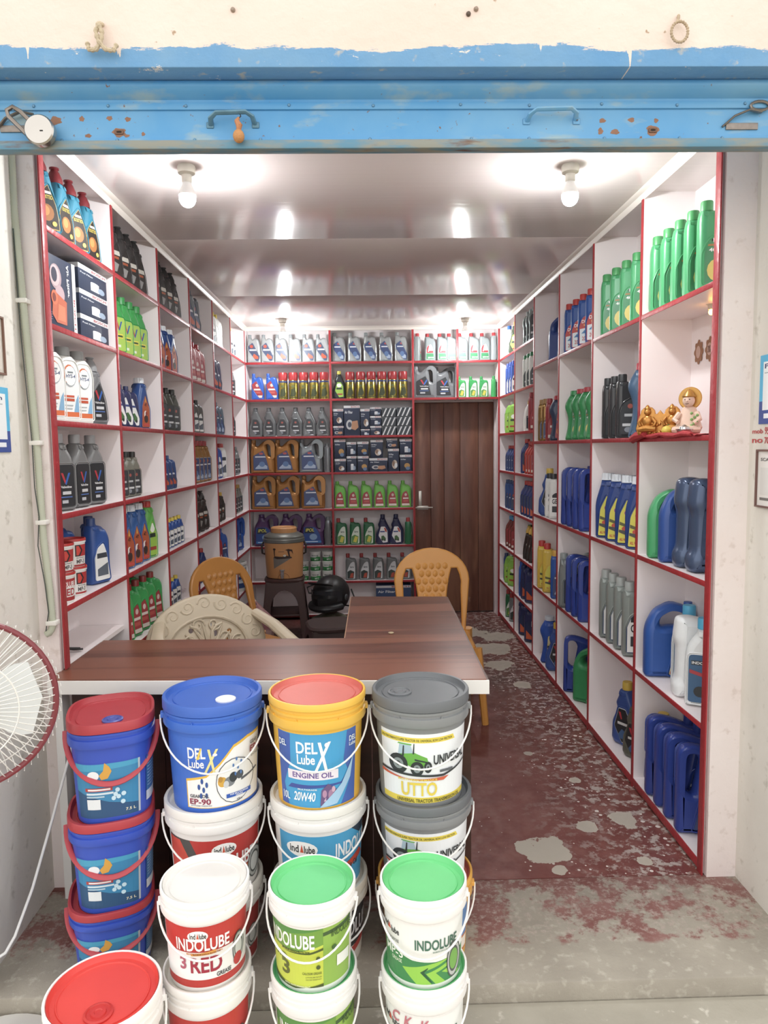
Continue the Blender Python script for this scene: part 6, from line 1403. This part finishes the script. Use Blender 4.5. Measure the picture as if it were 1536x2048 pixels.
def figurine():
    t = thing('deity_figurine', 'painted plaster figurine with round golden halo on the shrine shelf', 'figurine', (XR+.085, 2.83, zs+.006), R(-40))
    b = bmesh.new(); bmesh.ops.create_uvsphere(b, u_segments=24, v_segments=18, radius=1)
    for v in b.verts:
        z = v.co.z*.5+.5
        w_ = .052*(1-.55*max(0, z-.25)/.75) if z > .25 else .052*(.75+z)
        k = math.sqrt(max(0, 1-v.co.z**2))
        v.co = Vector((v.co.x/max(k, .15)*w_*min(1, k*2), v.co.y/max(k, .15)*w_*.6*min(1, k*2), z*.115))
    b_ = MB().bm(b)
    b_.tube([(.032, -.012, .085), (.047, -.028, .06), (.03, -.04, .045)], [.012, .011, .008], 8); b_.tube([(-.032, -.012, .085), (-.047, -.028, .06), (-.03, -.04, .05)], [.012, .011, .008], 8); b_.tube([(-.05, -.025, .02), (0, -.045, .02), (.05, -.025, .02)], [.014, .018, .014], 8)
    b_.sphere((0, -.008, .135), .023, None, None, 16, 12, (1, 1, 1.12)); b_.sphere((0, -.031, .132), .004, None, None, 6, 5)
    obj('body', b_, mat('#e4c3ad', .5, var=.08), t)
    obj('halo', MB().lathe([(0, -.004), (.042, -.004), (.045, 0), (.042, .004), (0, .004)], 30, None, Matrix.Translation((0, .012, .145)) @ Matrix.Rotation(R(90), 4, 'X')), mat('#c9932e', .35, .4), t)
    obj('crown', MB().lathe([(.023, .148), (.026, .152), (.018, .165), (.008, .178), (0, .182)], 16, None, Matrix.Translation((0, -.006, 0))), mat('#b8862e', .35, .5), t)
    e = MB()
    for s in (-1, 1): e.sphere((s*.008, -.0285, .139), .0028, None, None, 8, 6, (1.3, .5, .8))
    e.tube([(-.006, -.029, .123), (0, -.031, .1215), (.006, -.029, .123)], .0012, 5)
    obj('face_paint', e, mat('#5a2a24', .5), t)
    g = MB()
    for k in range(9): g.sphere((.03+.012*math.sin(k*2.1), -.034+.004*math.cos(k), .02+.008*k), .006, None, None, 8, 6)
    obj('garland', g, mat('#7fae5a', .6, var=.3, scale=90), t, label='green garland')
figurine()
t = thing('fruit', 'yellow and green lime in front of the figurine', 'fruit', (XR+.02, 2.885, zs+.0255))
obj('flesh', MB().sphere((0, 0, 0), .02, None, None, 18, 12, (1, 1, .95)), mat('#d8c22e', .45, var=.35, scale=30), t); obj('leaf', MB().tube([(0, 0, .018), (.006, -.004, .024), (.014, -.006, .022)], [.002, .006, .001], 6, flat=.3), mat('#4f9a3c', .5), t)
t = thing('steel_pot', 'small steel oil pot on the red shrine cloth', 'pot', (XR+.03, 2.745, zs+.007))
obj('bowl', MB().lathe([(0, 0), (.018, 0), (.027, .01), (.028, .017), (.032, .019), (.032, .021), (.0, .021)], 28), mat('#c9c9c6', .18, .95), t); obj('lid', MB().lathe([(.02, .021), (.018, .029), (.008, .034), (.003, .038), (0, .038)], 24), mat('#c9c9c6', .18, .95), t)
def sticker():
    t = thing('floral_sticker', 'pair of brown paper flower stickers on the shelf back above the shrine', 'sticker', (XR+DEP-.001, 3.0, 1.955), R(-90))
    for dx, s in ((.055, 1.), (-.045, 1.)):
        out = []
        for k in range(40):
            a = 2*PI*k/40; r = .042*s*(.72+.28*abs(math.cos(4*a))); out.append((dx+r*math.cos(a), r*math.sin(a)*1.25))
        obj('flower', MB().plate(out, .002, .0005, steps=1, T=Matrix.Translation((0, -.002, 0))), mat('#9a6a46', .6, var=.15), t)
        obj('centre', MB().plate(ell(dx, 0, .02, .026), .003, .0005, steps=1, T=Matrix.Translation((0, -.003, 0))), mat('#c9a494', .6), t)
    obj('lettering', art_mesh([('t', '3%', .0, 0, 1, 1, '#7a4a36')], lambda u, v, o: (.043+.024*u, -.0052-o, -.014+.028*v)), None, t)
sticker()
lp = thing('shrine_lamp', 'small warm lamp under the shelf above the shrine', 'lamp', (XR+.14, 2.78, RLEV[0]-TB/2))
obj('holder', MB().lathe([(0, -.02), (.012, -.02), (.014, -.004), (.02, 0), (0, 0)], 16), mat('#d8cdbd', .5), lp)
obj('globe', MB().sphere((0, 0, -.03), .011, None, None, 14, 10), mat('#ffb84a', .3, emit=14.), lp, label='glowing amber globe')
